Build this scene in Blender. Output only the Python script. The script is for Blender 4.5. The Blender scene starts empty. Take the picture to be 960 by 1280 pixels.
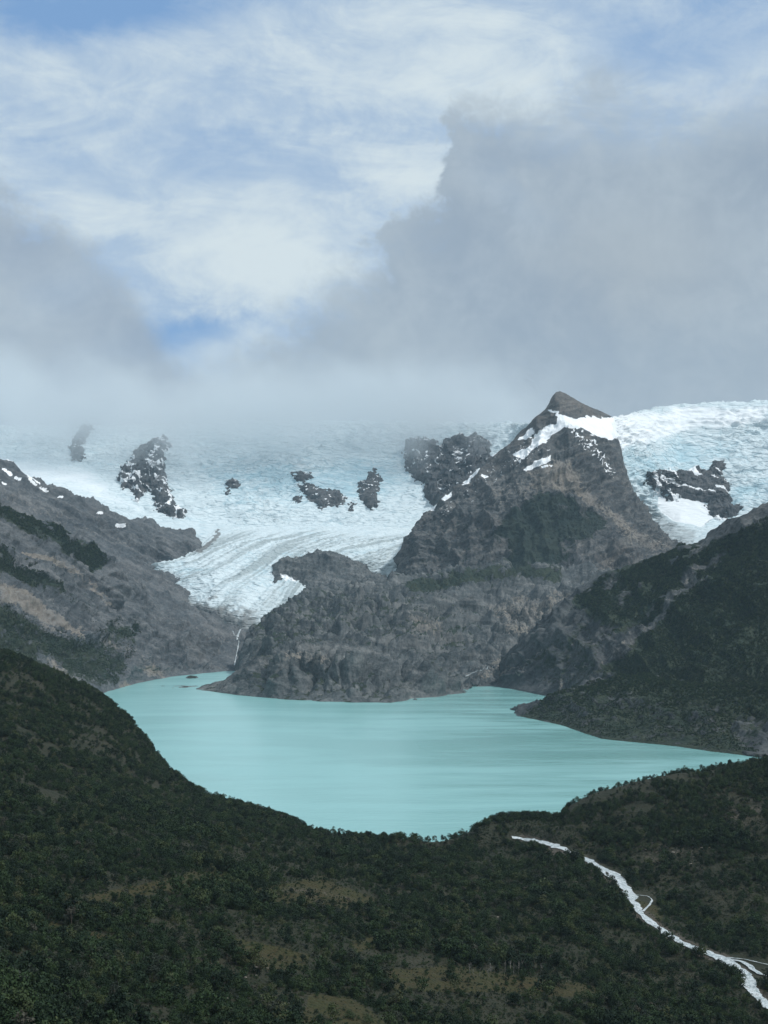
import bpy, math, random
import numpy as np
from mathutils import Vector
from mathutils.bvhtree import BVHTree

random.seed(7)
rng = np.random.default_rng(11)
scene = bpy.context.scene
COL = scene.collection

# ------------------------------------------------------------------ camera model
F = 640.0 / math.tan(math.radians(20.0))        # focal length in reference pixels (960 x 1280)
CAM_Z = 300.0                                    # height of the viewpoint above the lake
PITCH = math.atan(100.0 / F)
CP, SP = math.cos(PITCH), math.sin(PITCH)

def slope_dirs(px, py):
    """horizontal and vertical slope (per metre of forward distance) of a sight line"""
    px = np.asarray(px, float); py = np.asarray(py, float)
    a = (px - 480.0) / F
    b = (640.0 - py) / F
    den = CP - b * SP
    return a / den, (SP + b * CP) / den

def world_at(px, py, D):
    sx, sz = slope_dirs(px, py)
    return np.stack([sx * D, np.broadcast_to(D, np.shape(sx)) * 1.0, CAM_Z + sz * D], -1)

def to_px(P):
    x, y, z = P[..., 0], P[..., 1], P[..., 2] - CAM_Z
    fwd = y * CP + z * SP
    up = -y * SP + z * CP
    fwd = np.maximum(fwd, 1.0)
    return 480 + F * x / fwd, 640 - F * up / fwd

# ------------------------------------------------------------------ noise
_perm = rng.permutation(256).astype(np.int32)
_perm = np.concatenate([_perm, _perm, _perm])
_g = rng.normal(size=(256, 3)); _g /= np.linalg.norm(_g, axis=1, keepdims=True)
_g = _g.astype(np.float32)

def perlin(p):
    p = np.asarray(p, np.float32)
    i = np.floor(p).astype(np.int32)
    f = p - i
    i &= 255
    u = f * f * f * (f * (f * 6 - 15) + 10)
    out = 0
    for dx in (0, 1):
        wx = u[:, 0] if dx else 1 - u[:, 0]
        a = _perm[(i[:, 0] + dx) & 255]
        for dy in (0, 1):
            wy = u[:, 1] if dy else 1 - u[:, 1]
            b = _perm[a + ((i[:, 1] + dy) & 255)]
            for dz in (0, 1):
                wz = u[:, 2] if dz else 1 - u[:, 2]
                g = _g[_perm[b + ((i[:, 2] + dz) & 255)]]
                d = g[:, 0] * (f[:, 0] - dx) + g[:, 1] * (f[:, 1] - dy) + g[:, 2] * (f[:, 2] - dz)
                out = out + wx * wy * wz * d
    return out * 1.5

def fbm(p, octaves=5, lac=2.03, gain=0.5):
    a, s, o = 1.0, 0.0, 0
    p = np.array(p, np.float32)
    for k in range(octaves):
        o = o + a * perlin(p + 17.3 * k)
        s += a; a *= gain; p = p * lac
    return o / s

def ridged(p, octaves=6, lac=2.07, gain=0.5):
    a, s, o, w = 1.0, 0.0, 0, 1.0
    p = np.array(p, np.float32)
    for k in range(octaves):
        n = 1 - np.abs(perlin(p + 31.7 * k)) * 1.6
        n = np.clip(n, 0, 1) ** 2
        o = o + a * n * w
        w = np.clip(n * 1.6, 0.15, 1)
        s += a; a *= gain; p = p * lac
    return o / s

def billow(p, octaves=5, lac=2.05, gain=0.5):
    a, s, o = 1.0, 0.0, 0
    p = np.array(p, np.float32)
    for k in range(octaves):
        o = o + a * np.minimum(np.abs(perlin(p + 5.1 * k)) * 2.2, 1.2)
        s += a; a *= gain; p = p * lac
    return o / s

def sstep(a, b, x):
    t = np.clip((x - a) / (b - a), 0, 1)
    return t * t * (3 - 2 * t)

# ------------------------------------------------------------------ interpolation
def _slopes(h, d):
    """Fritsch-Carlson slopes along axis 0"""
    n = d.shape[0] + 1
    m = np.zeros((n,) + d.shape[1:])
    m[0], m[-1] = d[0], d[-1]
    if n > 2:
        hh = h.reshape((-1,) + (1,) * (d.ndim - 1))
        w1 = 2 * hh[1:] + hh[:-1]; w2 = hh[1:] + 2 * hh[:-1]
        prod = d[:-1] * d[1:]
        with np.errstate(divide='ignore', invalid='ignore'):
            hm = (w1 + w2) / (w1 / d[:-1] + w2 / d[1:])
        m[1:-1] = np.where(prod > 0, hm, 0)
    return m

def pchip(x, y, xq):
    x = np.asarray(x, float); y = np.asarray(y, float)
    h = np.diff(x)
    d = np.diff(y, axis=0) / h.reshape((-1,) + (1,) * (y.ndim - 1))
    m = _slopes(h, d)
    xq = np.clip(xq, x[0], x[-1])
    k = np.clip(np.searchsorted(x, xq, side='right') - 1, 0, len(x) - 2)
    sh = (-1,) + (1,) * (y.ndim - 1)
    hk = h[k].reshape(sh); t = ((xq - x[k]) / h[k]).reshape(sh)
    t2, t3 = t * t, t * t * t
    return ((2 * t3 - 3 * t2 + 1) * y[k] + (t3 - 2 * t2 + t) * hk * m[k]
            + (-2 * t3 + 3 * t2) * y[k + 1] + (t3 - t2) * hk * m[k + 1])

class Z(float):
    """a height above the lake, where a row does not give an image row"""

def row_points(row, u):
    xs = [r[0] for r in row]
    Ds = np.interp(u, xs, [r[2] for r in row])
    if all(isinstance(r[1], Z) for r in row):
        z = np.interp(u, xs, [float(r[1]) for r in row])
        sx, _ = slope_dirs(u, 740.0)
        return np.stack([sx * Ds, Ds, z], -1)
    ys = []
    for x_, y_, D_ in row:
        if isinstance(y_, Z):
            sx, _ = slope_dirs(x_, 740.0)
            y_ = float(to_px(np.array([[sx * D_, D_, float(y_)]]))[1][0])
        ys.append(float(y_))
    return world_at(u, np.interp(u, xs, ys), Ds)

def sd_poly(px, py, poly):
    """signed distance in pixels, positive inside"""
    P = np.asarray(poly, float); n = len(P)
    best = np.full(px.shape, 1e18); inside = np.zeros(px.shape, bool)
    for i in range(n):
        ax, ay = P[i]; bx, by = P[(i + 1) % n]
        ex, ey = bx - ax, by - ay
        wx, wy = px - ax, py - ay
        t = np.clip((wx * ex + wy * ey) / (ex * ex + ey * ey + 1e-9), 0, 1)
        best = np.minimum(best, (wx - t * ex) ** 2 + (wy - t * ey) ** 2)
        if ay != by:
            c = ((ay > py) != (by > py)) & (px < (bx - ax) * (py - ay) / (by - ay) + ax)
            inside ^= c
    return np.where(inside, 1, -1) * np.sqrt(best)

def sd_line(px, py, line):
    P = np.asarray(line, float)
    best = np.full(px.shape, 1e18)
    for i in range(len(P) - 1):
        ax, ay = P[i]; ex, ey = P[i + 1] - P[i]
        wx, wy = px - ax, py - ay
        t = np.clip((wx * ex + wy * ey) / (ex * ex + ey * ey + 1e-9), 0, 1)
        best = np.minimum(best, (wx - t * ex) ** 2 + (wy - t * ey) ** 2)
    return np.sqrt(best)

# ------------------------------------------------------------------ meshes
def grid_normals(G):
    du = np.gradient(G, axis=1); dv = np.gradient(G, axis=0)
    n = np.cross(du, dv)
    n /= np.linalg.norm(n, axis=2, keepdims=True) + 1e-9
    return n

def mesh_from(name, V, Q, attrs=None, mat=None, smooth=True):
    me = bpy.data.meshes.new(name)
    V = np.ascontiguousarray(V, np.float32); Q = np.ascontiguousarray(Q, np.int32)
    k = Q.shape[1]
    me.vertices.add(len(V)); me.vertices.foreach_set('co', V.ravel())
    me.loops.add(Q.size); me.loops.foreach_set('vertex_index', Q.ravel())
    me.polygons.add(len(Q))
    me.polygons.foreach_set('loop_start', np.arange(0, Q.size, k, dtype=np.int32))
    try:
        me.polygons.foreach_set('loop_total', np.full(len(Q), k, np.int32))
    except Exception:
        pass
    if smooth:
        me.polygons.foreach_set('use_smooth', np.ones(len(Q), bool))
    for nm, a in (attrs or {}).items():
        at = me.attributes.new(nm, 'FLOAT', 'POINT')
        at.data.foreach_set('value', np.ascontiguousarray(a, np.float32).ravel())
    me.update(calc_edges=True); me.validate()
    if mat: me.materials.append(mat)
    return me

def grid_quads(nv, nu, keep=None):
    a = (np.arange(nv - 1)[:, None] * nu + np.arange(nu - 1)[None]).ravel()
    Q = np.stack([a, a + 1, a + nu + 1, a + nu], -1)
    if keep is not None:
        Q = Q[keep.ravel()[Q].all(1)]
    return Q

def link(name, me, label=None, category=None, group=None, kind=None, parent=None):
    o = bpy.data.objects.new(name, me)
    COL.objects.link(o)
    if parent is not None: o.parent = parent
    if label: o['label'] = label
    if category: o['category'] = category
    if group: o['group'] = group
    if kind: o['kind'] = kind
    return o

LAND = {}
def loft(key, px0, px1, nu, rows, segs, disp=None, masks=None, mat=None):
    """a sheet of land: rows of control points from front (low) to back, segs = rows of quads between them"""
    u = np.linspace(px0, px1, nu)
    R = np.stack([row_points(r, u) for r in rows], 0)          # [R, nu, 3]
    t = np.concatenate([np.linspace(k, k + 1, s, endpoint=False) for k, s in enumerate(segs)] + [[len(segs)]])
    G = pchip(np.arange(len(rows)), R, t)                       # [nv, nu, 3]
    N = grid_normals(G)
    if N[..., 2].mean() < 0: N = -N
    nv = len(t)
    A = {}
    if disp is not None:
        d = disp(G.reshape(-1, 3), np.repeat(t, nu), np.tile(u, nv))
        off = d.reshape(nv, nu)
        G = G + N * off[..., None]
    P = G.reshape(-1, 3)
    if masks is not None:
        px, py = to_px(P)
        N2 = grid_normals(G); N2 = N2 if N2[..., 2].mean() > 0 else -N2
        A = masks(P, px, py, N2.reshape(-1, 3), np.repeat(t, nu))
    Q = grid_quads(nv, nu)
    # face winding so that the normals look up / outwards
    a = G[0, 0]; n0 = np.cross(np.gradient(G, axis=1), np.gradient(G, axis=0))[..., 2].mean()
    if n0 < 0: Q = Q[:, ::-1]
    LAND[key] = dict(G=G, P=P, Q=Q, A=A, N=N)
    return P, Q, A

def bvh_of(key):
    L = LAND[key]
    if 'bvh' not in L:
        L['bvh'] = BVHTree.FromPolygons(L['P'].tolist(), L['Q'].tolist())
    return L['bvh']

CAMV = Vector((0, 0, CAM_Z))
def cast_px(key, px, py):
    sx, sz = slope_dirs(px, py)
    d = Vector((float(sx), 1.0, float(sz))).normalized()
    loc, nor, idx, dist = bvh_of(key).ray_cast(CAMV, d)
    return loc, nor

def cast_down(key, x, y):
    loc, nor, idx, dist = bvh_of(key).ray_cast(Vector((x, y, 4000)), Vector((0, 0, -1)))
    return loc, nor

# ------------------------------------------------------------------ node helpers
class Ex:
    """a socket one can do arithmetic with"""
    def __init__(s, t, sock): s.t, s.s = t, sock
    def _m(s, op, *a):
        n = s.t.nodes.new('ShaderNodeMath'); n.operation = op
        for k, v in enumerate((s,) + a):
            if isinstance(v, Ex): s.t.links.new(v.s, n.inputs[k])
            else: n.inputs[k].default_value = float(v)
        return Ex(s.t, n.outputs[0])
    def __add__(s, o): return s._m('ADD', o)
    __radd__ = __add__
    def __sub__(s, o): return s._m('SUBTRACT', o)
    def __rsub__(s, o): return (s * -1) + o
    def __mul__(s, o): return s._m('MULTIPLY', o)
    __rmul__ = __mul__
    def __truediv__(s, o): return s._m('DIVIDE', o)
    def max(s, o): return s._m('MAXIMUM', o)
    def min(s, o): return s._m('MINIMUM', o)
    def abs(s): return s._m('ABSOLUTE')
    def sqrt(s): return s._m('SQRT')
    def pow(s, o): return s._m('POWER', o)
    def clamp(s): return s.max(0.0).min(1.0)
    def step(s, a, b):
        n = s.t.nodes.new('ShaderNodeMapRange'); n.interpolation_type = 'SMOOTHSTEP'
        s.t.links.new(s.s, n.inputs[0])
        lo, hi, flip = (a, b, False) if a < b else (b, a, True)
        n.inputs[1].default_value = lo; n.inputs[2].default_value = hi
        n.inputs[3].default_value = 1.0 if flip else 0.0
        n.inputs[4].default_value = 0.0 if flip else 1.0
        return Ex(s.t, n.outputs[0])

def n_noise(t, vec, scale, detail=4, rough=0.55, dist=0.0, typ='FBM'):
    n = t.nodes.new('ShaderNodeTexNoise'); n.noise_dimensions = '3D'
    n.inputs['Scale'].default_value = scale; n.inputs['Detail'].default_value = detail
    n.inputs['Roughness'].default_value = rough; n.inputs['Distortion'].default_value = dist
    if vec is not None: t.links.new(vec, n.inputs['Vector'])
    return Ex(t, n.outputs[0])

def n_vor(t, vec, scale, feature='F1', rnd=1.0):
    n = t.nodes.new('ShaderNodeTexVoronoi'); n.feature = feature
    n.inputs['Scale'].default_value = scale; n.inputs['Randomness'].default_value = rnd
    t.links.new(vec, n.inputs['Vector'])
    return Ex(t, n.outputs['Distance'])

def n_map(t, vec, scale=(1, 1, 1), rot=(0, 0, 0), loc=(0, 0, 0)):
    n = t.nodes.new('ShaderNodeMapping')
    t.links.new(vec, n.inputs[0])
    n.inputs['Location'].default_value = loc; n.inputs['Rotation'].default_value = rot
    n.inputs['Scale'].default_value = scale
    return n.outputs[0]

def n_comb(t, x, y, z):
    n = t.nodes.new('ShaderNodeCombineXYZ')
    for k, v in enumerate((x, y, z)):
        if isinstance(v, Ex): t.links.new(v.s, n.inputs[k])
        else: n.inputs[k].default_value = v
    return n.outputs[0]

def n_mix(t, fac, a, b, blend='MIX'):
    n = t.nodes.new('ShaderNodeMix'); n.data_type = 'RGBA'; n.blend_type = blend
    if isinstance(fac, Ex): t.links.new(fac.s, n.inputs[0])
    else: n.inputs[0].default_value = fac
    for k, c in ((6, a), (7, b)):
        if isinstance(c, (tuple, list)): n.inputs[k].default_value = (*c, 1.0)
        else: t.links.new(c, n.inputs[k])
    return n.outputs[2]

def n_attr(t, name):
    n = t.nodes.new('ShaderNodeAttribute'); n.attribute_name = name
    return Ex(t, n.outputs['Fac'])

def n_bump(t, h, strength, distance, normal=None):
    n = t.nodes.new('ShaderNodeBump')
    n.inputs['Strength'].default_value = strength; n.inputs['Distance'].default_value = distance
    t.links.new(h.s, n.inputs['Height'])
    if normal is not None: t.links.new(normal, n.inputs['Normal'])
    return n.outputs[0]

def new_mat(name):
    m = bpy.data.materials.new(name); m.use_nodes = True
    t = m.node_tree; t.nodes.clear()
    out = t.nodes.new('ShaderNodeOutputMaterial')
    b = t.nodes.new('ShaderNodeBsdfPrincipled')
    t.links.new(b.outputs[0], out.inputs['Surface'])
    b.inputs['Roughness'].default_value = 0.9
    b.inputs['Specular IOR Level'].default_value = 0.15
    geo = t.nodes.new('ShaderNodeNewGeometry')
    return m, t, b, geo.outputs['Position']

def rock_mat(name, dark, mid, light, scale=1.0, warm=(0.24, 0.17, 0.115), bump=1.0, band=0.5, strat=(0.0, 0.0, 1.0), veg_col=(0.020, 0.034, 0.022), veg_col2=(0.036, 0.047, 0.027), ledge=0.0, wamt=0.16):
    """bare rock with strata, stains, scree, plant cover and snow, as the masks on the land say"""
    m, t, b, pos = new_mat(name)
    k = scale
    big = n_noise(t, pos, 0.0035 * k, 5, 0.6, 0.6)
    med = n_noise(t, pos, 0.018 * k, 6, 0.65, 0.3)
    fine = n_noise(t, pos, 0.085 * k, 5, 0.7)
    dp = t.nodes.new('ShaderNodeVectorMath'); dp.operation = 'DOT_PRODUCT'
    t.links.new(pos, dp.inputs[0]); dp.inputs[1].default_value = strat
    sp = t.nodes.new('ShaderNodeSeparateXYZ'); t.links.new(pos, sp.inputs[0])
    sv = n_comb(t, (Ex(t, dp.outputs['Value']) + (big - 0.5) * 60.0) * (0.035 * k), Ex(t, sp.outputs[0]) * (0.005 * k), Ex(t, sp.outputs[1]) * (0.005 * k))
    strata = n_noise(t, sv, 1.0, 5, 0.62, 0.4)
    f1 = (big * 0.7 + med * 0.3).step(0.36, 0.64)
    col = n_mix(t, f1, dark, mid)
    f2 = (strata * (0.4 + band) + fine * 0.2 + med * 0.25).step(0.46 + 0.28 * band, 0.74 + 0.4 * band)
    col = n_mix(t, f2 * 0.9, col, light)
    col = n_mix(t, strata.step(0.46, 0.34) * 0.6, col, dark)
    warmf = (n_noise(t, pos, 0.0022 * k, 4, 0.6, 0.8) + (fine - 0.5) * 0.35).step(0.5, 0.72)
    col = n_mix(t, warmf * wamt, col, warm)
    spots = (fine * 0.6 + n_noise(t, pos, 0.2 * k, 3, 0.6) * 0.4).step(0.40, 0.60)
    col = n_mix(t, 0.20, col, n_mix(t, spots, tuple(0.45 * c for c in mid), tuple(min(1, 1.35 * c) for c in light)))
    # scree and pale slides
    scree = (n_attr(t, 'scree') + (fine - 0.5) * 1.1 + (med - 0.5) * 0.6).step(0.38, 0.62)
    tan = n_mix(t, n_noise(t, pos, 0.01 * k, 4, 0.6).step(0.35, 0.65), (0.20, 0.197, 0.187), (0.255, 0.232, 0.195))
    col = n_mix(t, scree * 0.85, col, n_mix(t, fine.step(0.3, 0.7), tuple(0.6 * c for c in (0.27, 0.235, 0.2)), tan))
    # plant cover
    vn = n_noise(t, pos, 0.05 * k, 5, 0.7)
    gn = t.nodes.new('ShaderNodeNewGeometry')
    gz = t.nodes.new('ShaderNodeSeparateXYZ'); t.links.new(gn.outputs['Normal'], gz.inputs[0])
    flat = Ex(t, gz.outputs[2]).step(0.62, 0.92)
    veg = (n_attr(t, 'veg') + flat * ledge + (vn - 0.5) * 1.5 + (med - 0.5) * 1.0).step(0.40, 0.62)
    clump = n_vor(t, pos, 0.075 * k)
    vcol = n_mix(t, n_noise(t, pos, 0.012 * k, 4, 0.65).step(0.35, 0.65), veg_col, veg_col2)
    vcol = n_mix(t, n_noise(t, pos, 0.12 * k, 3, 0.6).step(0.3, 0.75) * 0.5, vcol, tuple(0.55 * c for c in veg_col))
    col = n_mix(t, veg * 0.93, col, vcol)
    # snow
    snow = (n_attr(t, 'snow') + (fine - 0.5) * 0.5 + (med - 0.5) * 0.5).step(0.44, 0.56)
    col = n_mix(t, snow, col, (0.84, 0.87, 0.89))
    t.links.new(col, b.inputs['Base Color'])
    h = med * 1.0 + fine * 0.45 + n_noise(t, pos, 0.35 * k, 3, 0.6) * 0.12 + strata * 0.7 - veg * clump * 0.9
    bn = n_bump(t, h, min(1.0, 0.75 * bump), 9.0 / k)
    t.links.new(bn, b.inputs['Normal'])
    return m
# ------------------------------------------------------------------ masks shared by the slopes
def wobble(P, px, py, amp, scale):
    a = fbm(P / scale, 4); b = fbm(P / scale + 91.7, 4)
    return px + amp * a, py + amp * b

def paint(px, py, polys, soft):
    m = np.zeros(px.shape)
    for p in polys:
        m = np.maximum(m, sstep(-soft, soft, sd_poly(px, py, p)))
    return m

def strokes(px, py, lines):
    m = np.zeros(px.shape)
    for l, w in lines:
        m = np.maximum(m, 1 - sstep(w * 0.5, w * 1.3, sd_line(px, py, l)))
    return m

def warp(P, scale, amp):
    return P + amp * np.stack([fbm(P / scale + 3.1, 3), fbm(P / scale + 47.2, 3), fbm(P / scale + 71.9, 3)], -1)

# ================================================================== THE LAKE
lake_near = [(-900, Z(0), 2300), (-200, Z(0), 2280), (0, Z(0), 2260), (130, Z(0), 2190), (210, Z(0), 2040), (300, Z(0), 1880), (400, Z(0), 1715), (470, Z(0), 1665), (545, Z(0), 1668), (600, Z(0), 1700), (655, Z(0), 1770), (700, Z(0), 1790), (800, Z(0), 1790), (960, Z(0), 1840), (1500, Z(0), 1900)]
lake_far = [(-900, Z(0), 5600), (1500, Z(0), 5600)]

# ================================================================== NEAR LAND
STREAM = [(655, 1050, 1660), (685, 1058, 1600), (720, 1072, 1530), (745, 1085, 1480), (768, 1100, 1420), (780, 1118, 1370), (800, 1142, 1300), (825, 1162, 1245), (850, 1178, 1205), (880, 1190, 1175), (905, 1200, 1150), (930, 1215, 1110), (945, 1242, 1050), (975, 1262, 1010)]
near_rows = [
    [(-900, Z(225), 90), (1600, Z(225), 90)],
    [(-900, Z(170), 260), (0, Z(160), 280), (480, Z(120), 330), (960, Z(90), 380), (1600, Z(80), 400)],
    [(-900, 1290, 440), (-300, 1285, 460), (0, 1285, 500), (240, 1290, 650), (480, 1290, 800), (720, 1290, 900), (960, 1300, 960), (1250, 1300, 1000), (1600, 1280, 1000)],
    [(-900, 1120, 640), (-300, 1140, 700), (0, 1155, 780), (240, 1172, 900), (480, 1185, 1020), (640, 1182, 1085), (720, 1182, 1120), (800, 1195, 1150), (870, 1213, 1110), (930, 1236, 1055), (975, 1270, 1000), (1250, 1275, 1010), (1600, 1270, 1010)],
    [(-900, 1040, 900), (-300, 1050, 950), (0, 1060, 1030), (240, 1095, 1140), (480, 1115, 1300), (600, 1095, 1420), (655, 1078, 1560), (700, 1078, 1480), (745, 1098, 1400), (780, 1126, 1340), (825, 1166, 1240), (870, 1187, 1185), (905, 1202, 1148), (945, 1228, 1080), (1000, 1245, 1040), (1250, 1255, 1030), (1600, 1255, 1030)],
    [(-900, 900, 1350), (-300, 920, 1400), (0, 955, 1450), (200, 1025, 1480), (400, 1072, 1470), (540, 1078, 1540), (600, 1070, 1600), (655, 1049, 1665), (700, 1062, 1580), (745, 1078, 1520), (800, 1110, 1430), (870, 1150, 1320), (930, 1160, 1290), (1000, 1170, 1280), (1250, 1170, 1290), (1600, 1160, 1300)],
    [(-900, 880, 1700), (-300, 885, 1800), (0, 885, 1800), (130, 940, 1760), (210, 1000, 1720), (300, 1025, 1680), (400, 1052, 1600), (470, 1060, 1610), (545, 1064, 1630), (600, 1052, 1640), (655, 1040, 1680), (700, 1040, 1660), (800, 1040, 1600), (870, 1050, 1550), (960, 1045, 1530), (1250, 1020, 1530), (1600, 1000, 1550)],
    [(-900, 780, 2250), (-300, 770, 2250), (0, 812, 2200), (60, 837, 2180), (110, 860, 2160), (130, 874, 2150), (165, 905, 2080), (185, 932, 2030), (210, 962, 2000), (240, 985, 1930), (270, 996, 1880), (300, 1005, 1840), (350, 1022, 1760), (400, 1039, 1690), (440, 1044, 1660), (500, 1047, 1650), (548, 1052, 1650), (575, 1046, 1660), (600, 1034, 1680), (625, 1024, 1720), (660, 1021, 1740), (690, 1024, 1755), (702, 1024, 1760), (712, 1008, 1760), (740, 994, 1760), (800, 980, 1770), (850, 970, 1780), (910, 962, 1800), (960, 951, 1800), (1100, 925, 1800), (1600, 860, 1850)],
    [(-900, Z(80), 2600), (-100, Z(90), 2560), (130, Z(-12), 2290), (210, Z(-15), 2130), (300, Z(-15), 1960), (400, Z(-15), 1790), (545, Z(-12), 1720), (600, Z(-12), 1780), (700, Z(-12), 1850), (960, Z(-15), 2050), (1600, Z(-10), 2250)],
    [(-900, Z(-40), 2950), (-100, Z(-40), 2900), (130, Z(-40), 2500), (545, Z(-40), 2000), (960, Z(-40), 2200), (1600, Z(-40), 2500)],
]

def near_disp(P, t, u):
    px, py = to_px(P)
    far = sstep(150, 700, P[:, 1])
    d = 15 * fbm(P / 260.0, 5) + 6.0 * (billow(P / 90.0, 4) - 0.4) + 1.2 * fbm(P / 14.0, 3)
    sx = np.interp(py, [s[1] for s in STREAM], [s[0] for s in STREAM])
    keep = sstep(8, 60, np.abs(px - sx)) * sstep(1020, 1045, py) + (1 - sstep(1020, 1045, py))
    crest = 1 - 0.62 * np.exp(-((t - 7.0) / 0.7) ** 2)
    return d * (0.08 + 0.92 * far) * (0.12 + 0.88 * keep) * crest

MEADOW = [
    [(290, 1108), (400, 1098), (470, 1120), (480, 1140), (400, 1135), (320, 1128)],
    [(285, 1170), (330, 1180), (385, 1195), (380, 1212), (330, 1210), (290, 1195)],
    [(380, 1240), (430, 1245), (480, 1280), (470, 1300), (370, 1300)],
    [(480, 1215), (560, 1205), (700, 1225), (760, 1235), (740, 1246), (600, 1238), (490, 1236)],
    [(250, 1085), (310, 1095), (260, 1110), (180, 1120), (90, 1135), (100, 1125)],
    [(0, 1140), (40, 1143), (150, 1175), (140, 1185), (60, 1165), (0, 1150)],
    [(440, 1180), (490, 1160), (500, 1172), (450, 1200)],
    [(800, 1128), (825, 1135), (830, 1150), (812, 1156)],
]
BARE = [
    [(300, 1110), (380, 1102), (460, 1122), (450, 1132), (350, 1122)],
    [(230, 1205), (330, 1212), (370, 1260), (330, 1262), (270, 1225)],
    [(800, 1050), (870, 1045), (880, 1075), (830, 1085), (790, 1075)],
    [(540, 1125), (590, 1120), (640, 1140), (600, 1150), (560, 1145)],
    [(920, 1000), (960, 995), (960, 1040), (900, 1030)],
]
def near_masks(P, px, py, N, t):
    wx, wy = wobble(P, px, py, 14, 120)
    meadow = paint(wx, wy, MEADOW, 6)
    wx, wy = wobble(P, px, py, 20, 60)
    bare = paint(wx, wy, BARE, 8) * 0.45
    bank = 0.62 * (1 - sstep(5.0, 12.0, sd_line(wx * 0.3 + px * 0.7, wy * 0.3 + py * 0.7, [(q_[0], q_[1]) for q_ in STREAM])))
    return dict(meadow=meadow, bare=np.maximum(bare, bank))

# ================================================================== LEFT MOUNTAIN, near shoulder
left_rows = [
    [(-900, Z(-30), 2900), (-250, Z(-25), 3000), (0, Z(-25), 3500), (130, Z(-20), 4150), (180, Z(-20), 4500), (215, Z(-20), 4950), (290, Z(-20), 5300), (380, Z(-20), 5500)],
    [(-900, 880, 3000), (-250, 880, 3100), (0, 880, 3550), (130, 868, 4200), (170, 856, 4620), (215, 845, 5020), (290, 838, 5420), (380, 838, 5500)],
    [(-900, 700, 3400), (-250, 760, 3600), (0, 790, 3900), (80, 815, 4150), (130, 825, 4500), (180, 828, 4800), (215, 838, 5120), (290, 836, 5460), (380, 838, 5560)],
    [(-900, 580, 3900), (-250, 680, 4150), (0, 715, 4450), (60, 730, 4650), (120, 762, 4900), (160, 790, 5100), (215, 820, 5300), (290, 834, 5520), (380, 838, 5650)],
    [(-900, 420, 4700), (-250, 545, 4800), (0, 628, 5000), (60, 655, 5200), (110, 682, 5400), (132, 692, 5480), (165, 730, 5550), (200, 765, 5600), (250, 800, 5650), (290, 832, 5700), (380, 842, 5750)],
    [(-900, Z(600), 5500), (0, Z(420), 5600), (130, Z(300), 5950), (290, Z(-30), 6050), (380, Z(-40), 6100)],
]
def rock_disp(amp, scale, gl=1.0, rough=1.0, bil=0.0, strat=None, samp=0.35, lam=34.0, calm=1.1, rw=0.9, rg=0.55, crest=None, left=None):
    def f(P, t, u):
        W = warp(P, scale * 1.3, scale * 0.28)
        r = ridged(W / scale, 7, gain=rg) - 0.42
        # gullies running down the fall line
        D = P[:, 1]
        along = (u - 480) / F * D
        q = np.stack([along / (scale * 0.33), t * 0.9, np.zeros_like(t) + 3.3], -1)
        g = ridged(q + 0.35 * np.stack([fbm(P / 240.0, 3)] * 3, -1), 5) - 0.4
        d = amp * (r * rw + gl * 0.5 * g) + amp * 0.42 * rough * (fbm(P / 42.0, 5, gain=0.6))
        d = d + amp * bil * (billow(W / (scale * 0.45), 5) - 0.45)
        if strat is not None:
            s = (P @ np.asarray(strat)) + 60 * fbm(P / 400.0, 3)
            v = np.stack([s / lam, P[:, 0] / 380.0, P[:, 1] / 380.0], -1)
            d = d + amp * samp * (ridged(v, 4) - 0.4) * (0.4 + 0.6 * sstep(-0.2, 0.3, fbm(P / 500.0 + 8, 2)))
        k = sstep(0.95, 0.95 + calm, t)
        if crest: k = k * (1 - 0.65 * np.exp(-((t - crest) / 0.5) ** 2))
        if left: k = k * (0.12 + 0.88 * sstep(left[0], left[1], u))
        return d * (0.10 + 0.90 * k)
    return f

def left_masks(P, px, py, N, t):
    wx, wy = wobble(P, px, py, 22, 130)
    veg = paint(wx, wy, [[(-300, 560), (0, 628), (60, 655), (125, 686), (134, 700), (112, 718), (85, 692), (40, 667), (0, 652), (-300, 600)],
                         [(-300, 690), (0, 692), (40, 708), (90, 738), (85, 745), (30, 725), (0, 715), (-300, 720)]], 9)
    veg = veg * (1.0 + 0.5 * fbm(P / 130.0 + 4, 4))
    part = paint(wx, wy, [[(-300, 740), (0, 752), (40, 770), (100, 800), (150, 770), (180, 790), (165, 830), (150, 862), (60, 850), (0, 830), (-300, 850)]], 12) * 0.66
    part2 = paint(wx, wy, [[(0, 650), (60, 690), (130, 740), (200, 790), (210, 815), (120, 790), (0, 740)]], 14) * 0.30
    veg = np.maximum(np.maximum(veg, part), part2)
    wx, wy = wobble(P, px, py, 13, 70)
    scree = paint(wx, wy, [[(0, 726), (35, 735), (60, 757), (108, 790), (104, 800), (60, 784), (25, 762), (0, 752)],
                           [(185, 826), (212, 846), (205, 850), (178, 838)],
                           [(50, 818), (70, 824), (100, 852), (88, 852), (64, 836)],
                           [(150, 850), (168, 855), (160, 862), (150, 862)]], 7) * 0.74
    scree = np.maximum(scree, strokes(wx, wy, [([(112, 720), (118, 738), (138, 756)], 2.6), ([(30, 692), (60, 700), (95, 716)], 3)]) * 0.85)
    scree = np.maximum(scree, paint(wx, wy, [[(40, 690), (100, 700), (112, 735), (60, 712)], [(100, 770), (190, 820), (200, 838), (130, 810)]], 16) * 0.48)
    return dict(veg=veg * (1 - scree), scree=scree, snow=np.zeros(len(px)))

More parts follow.
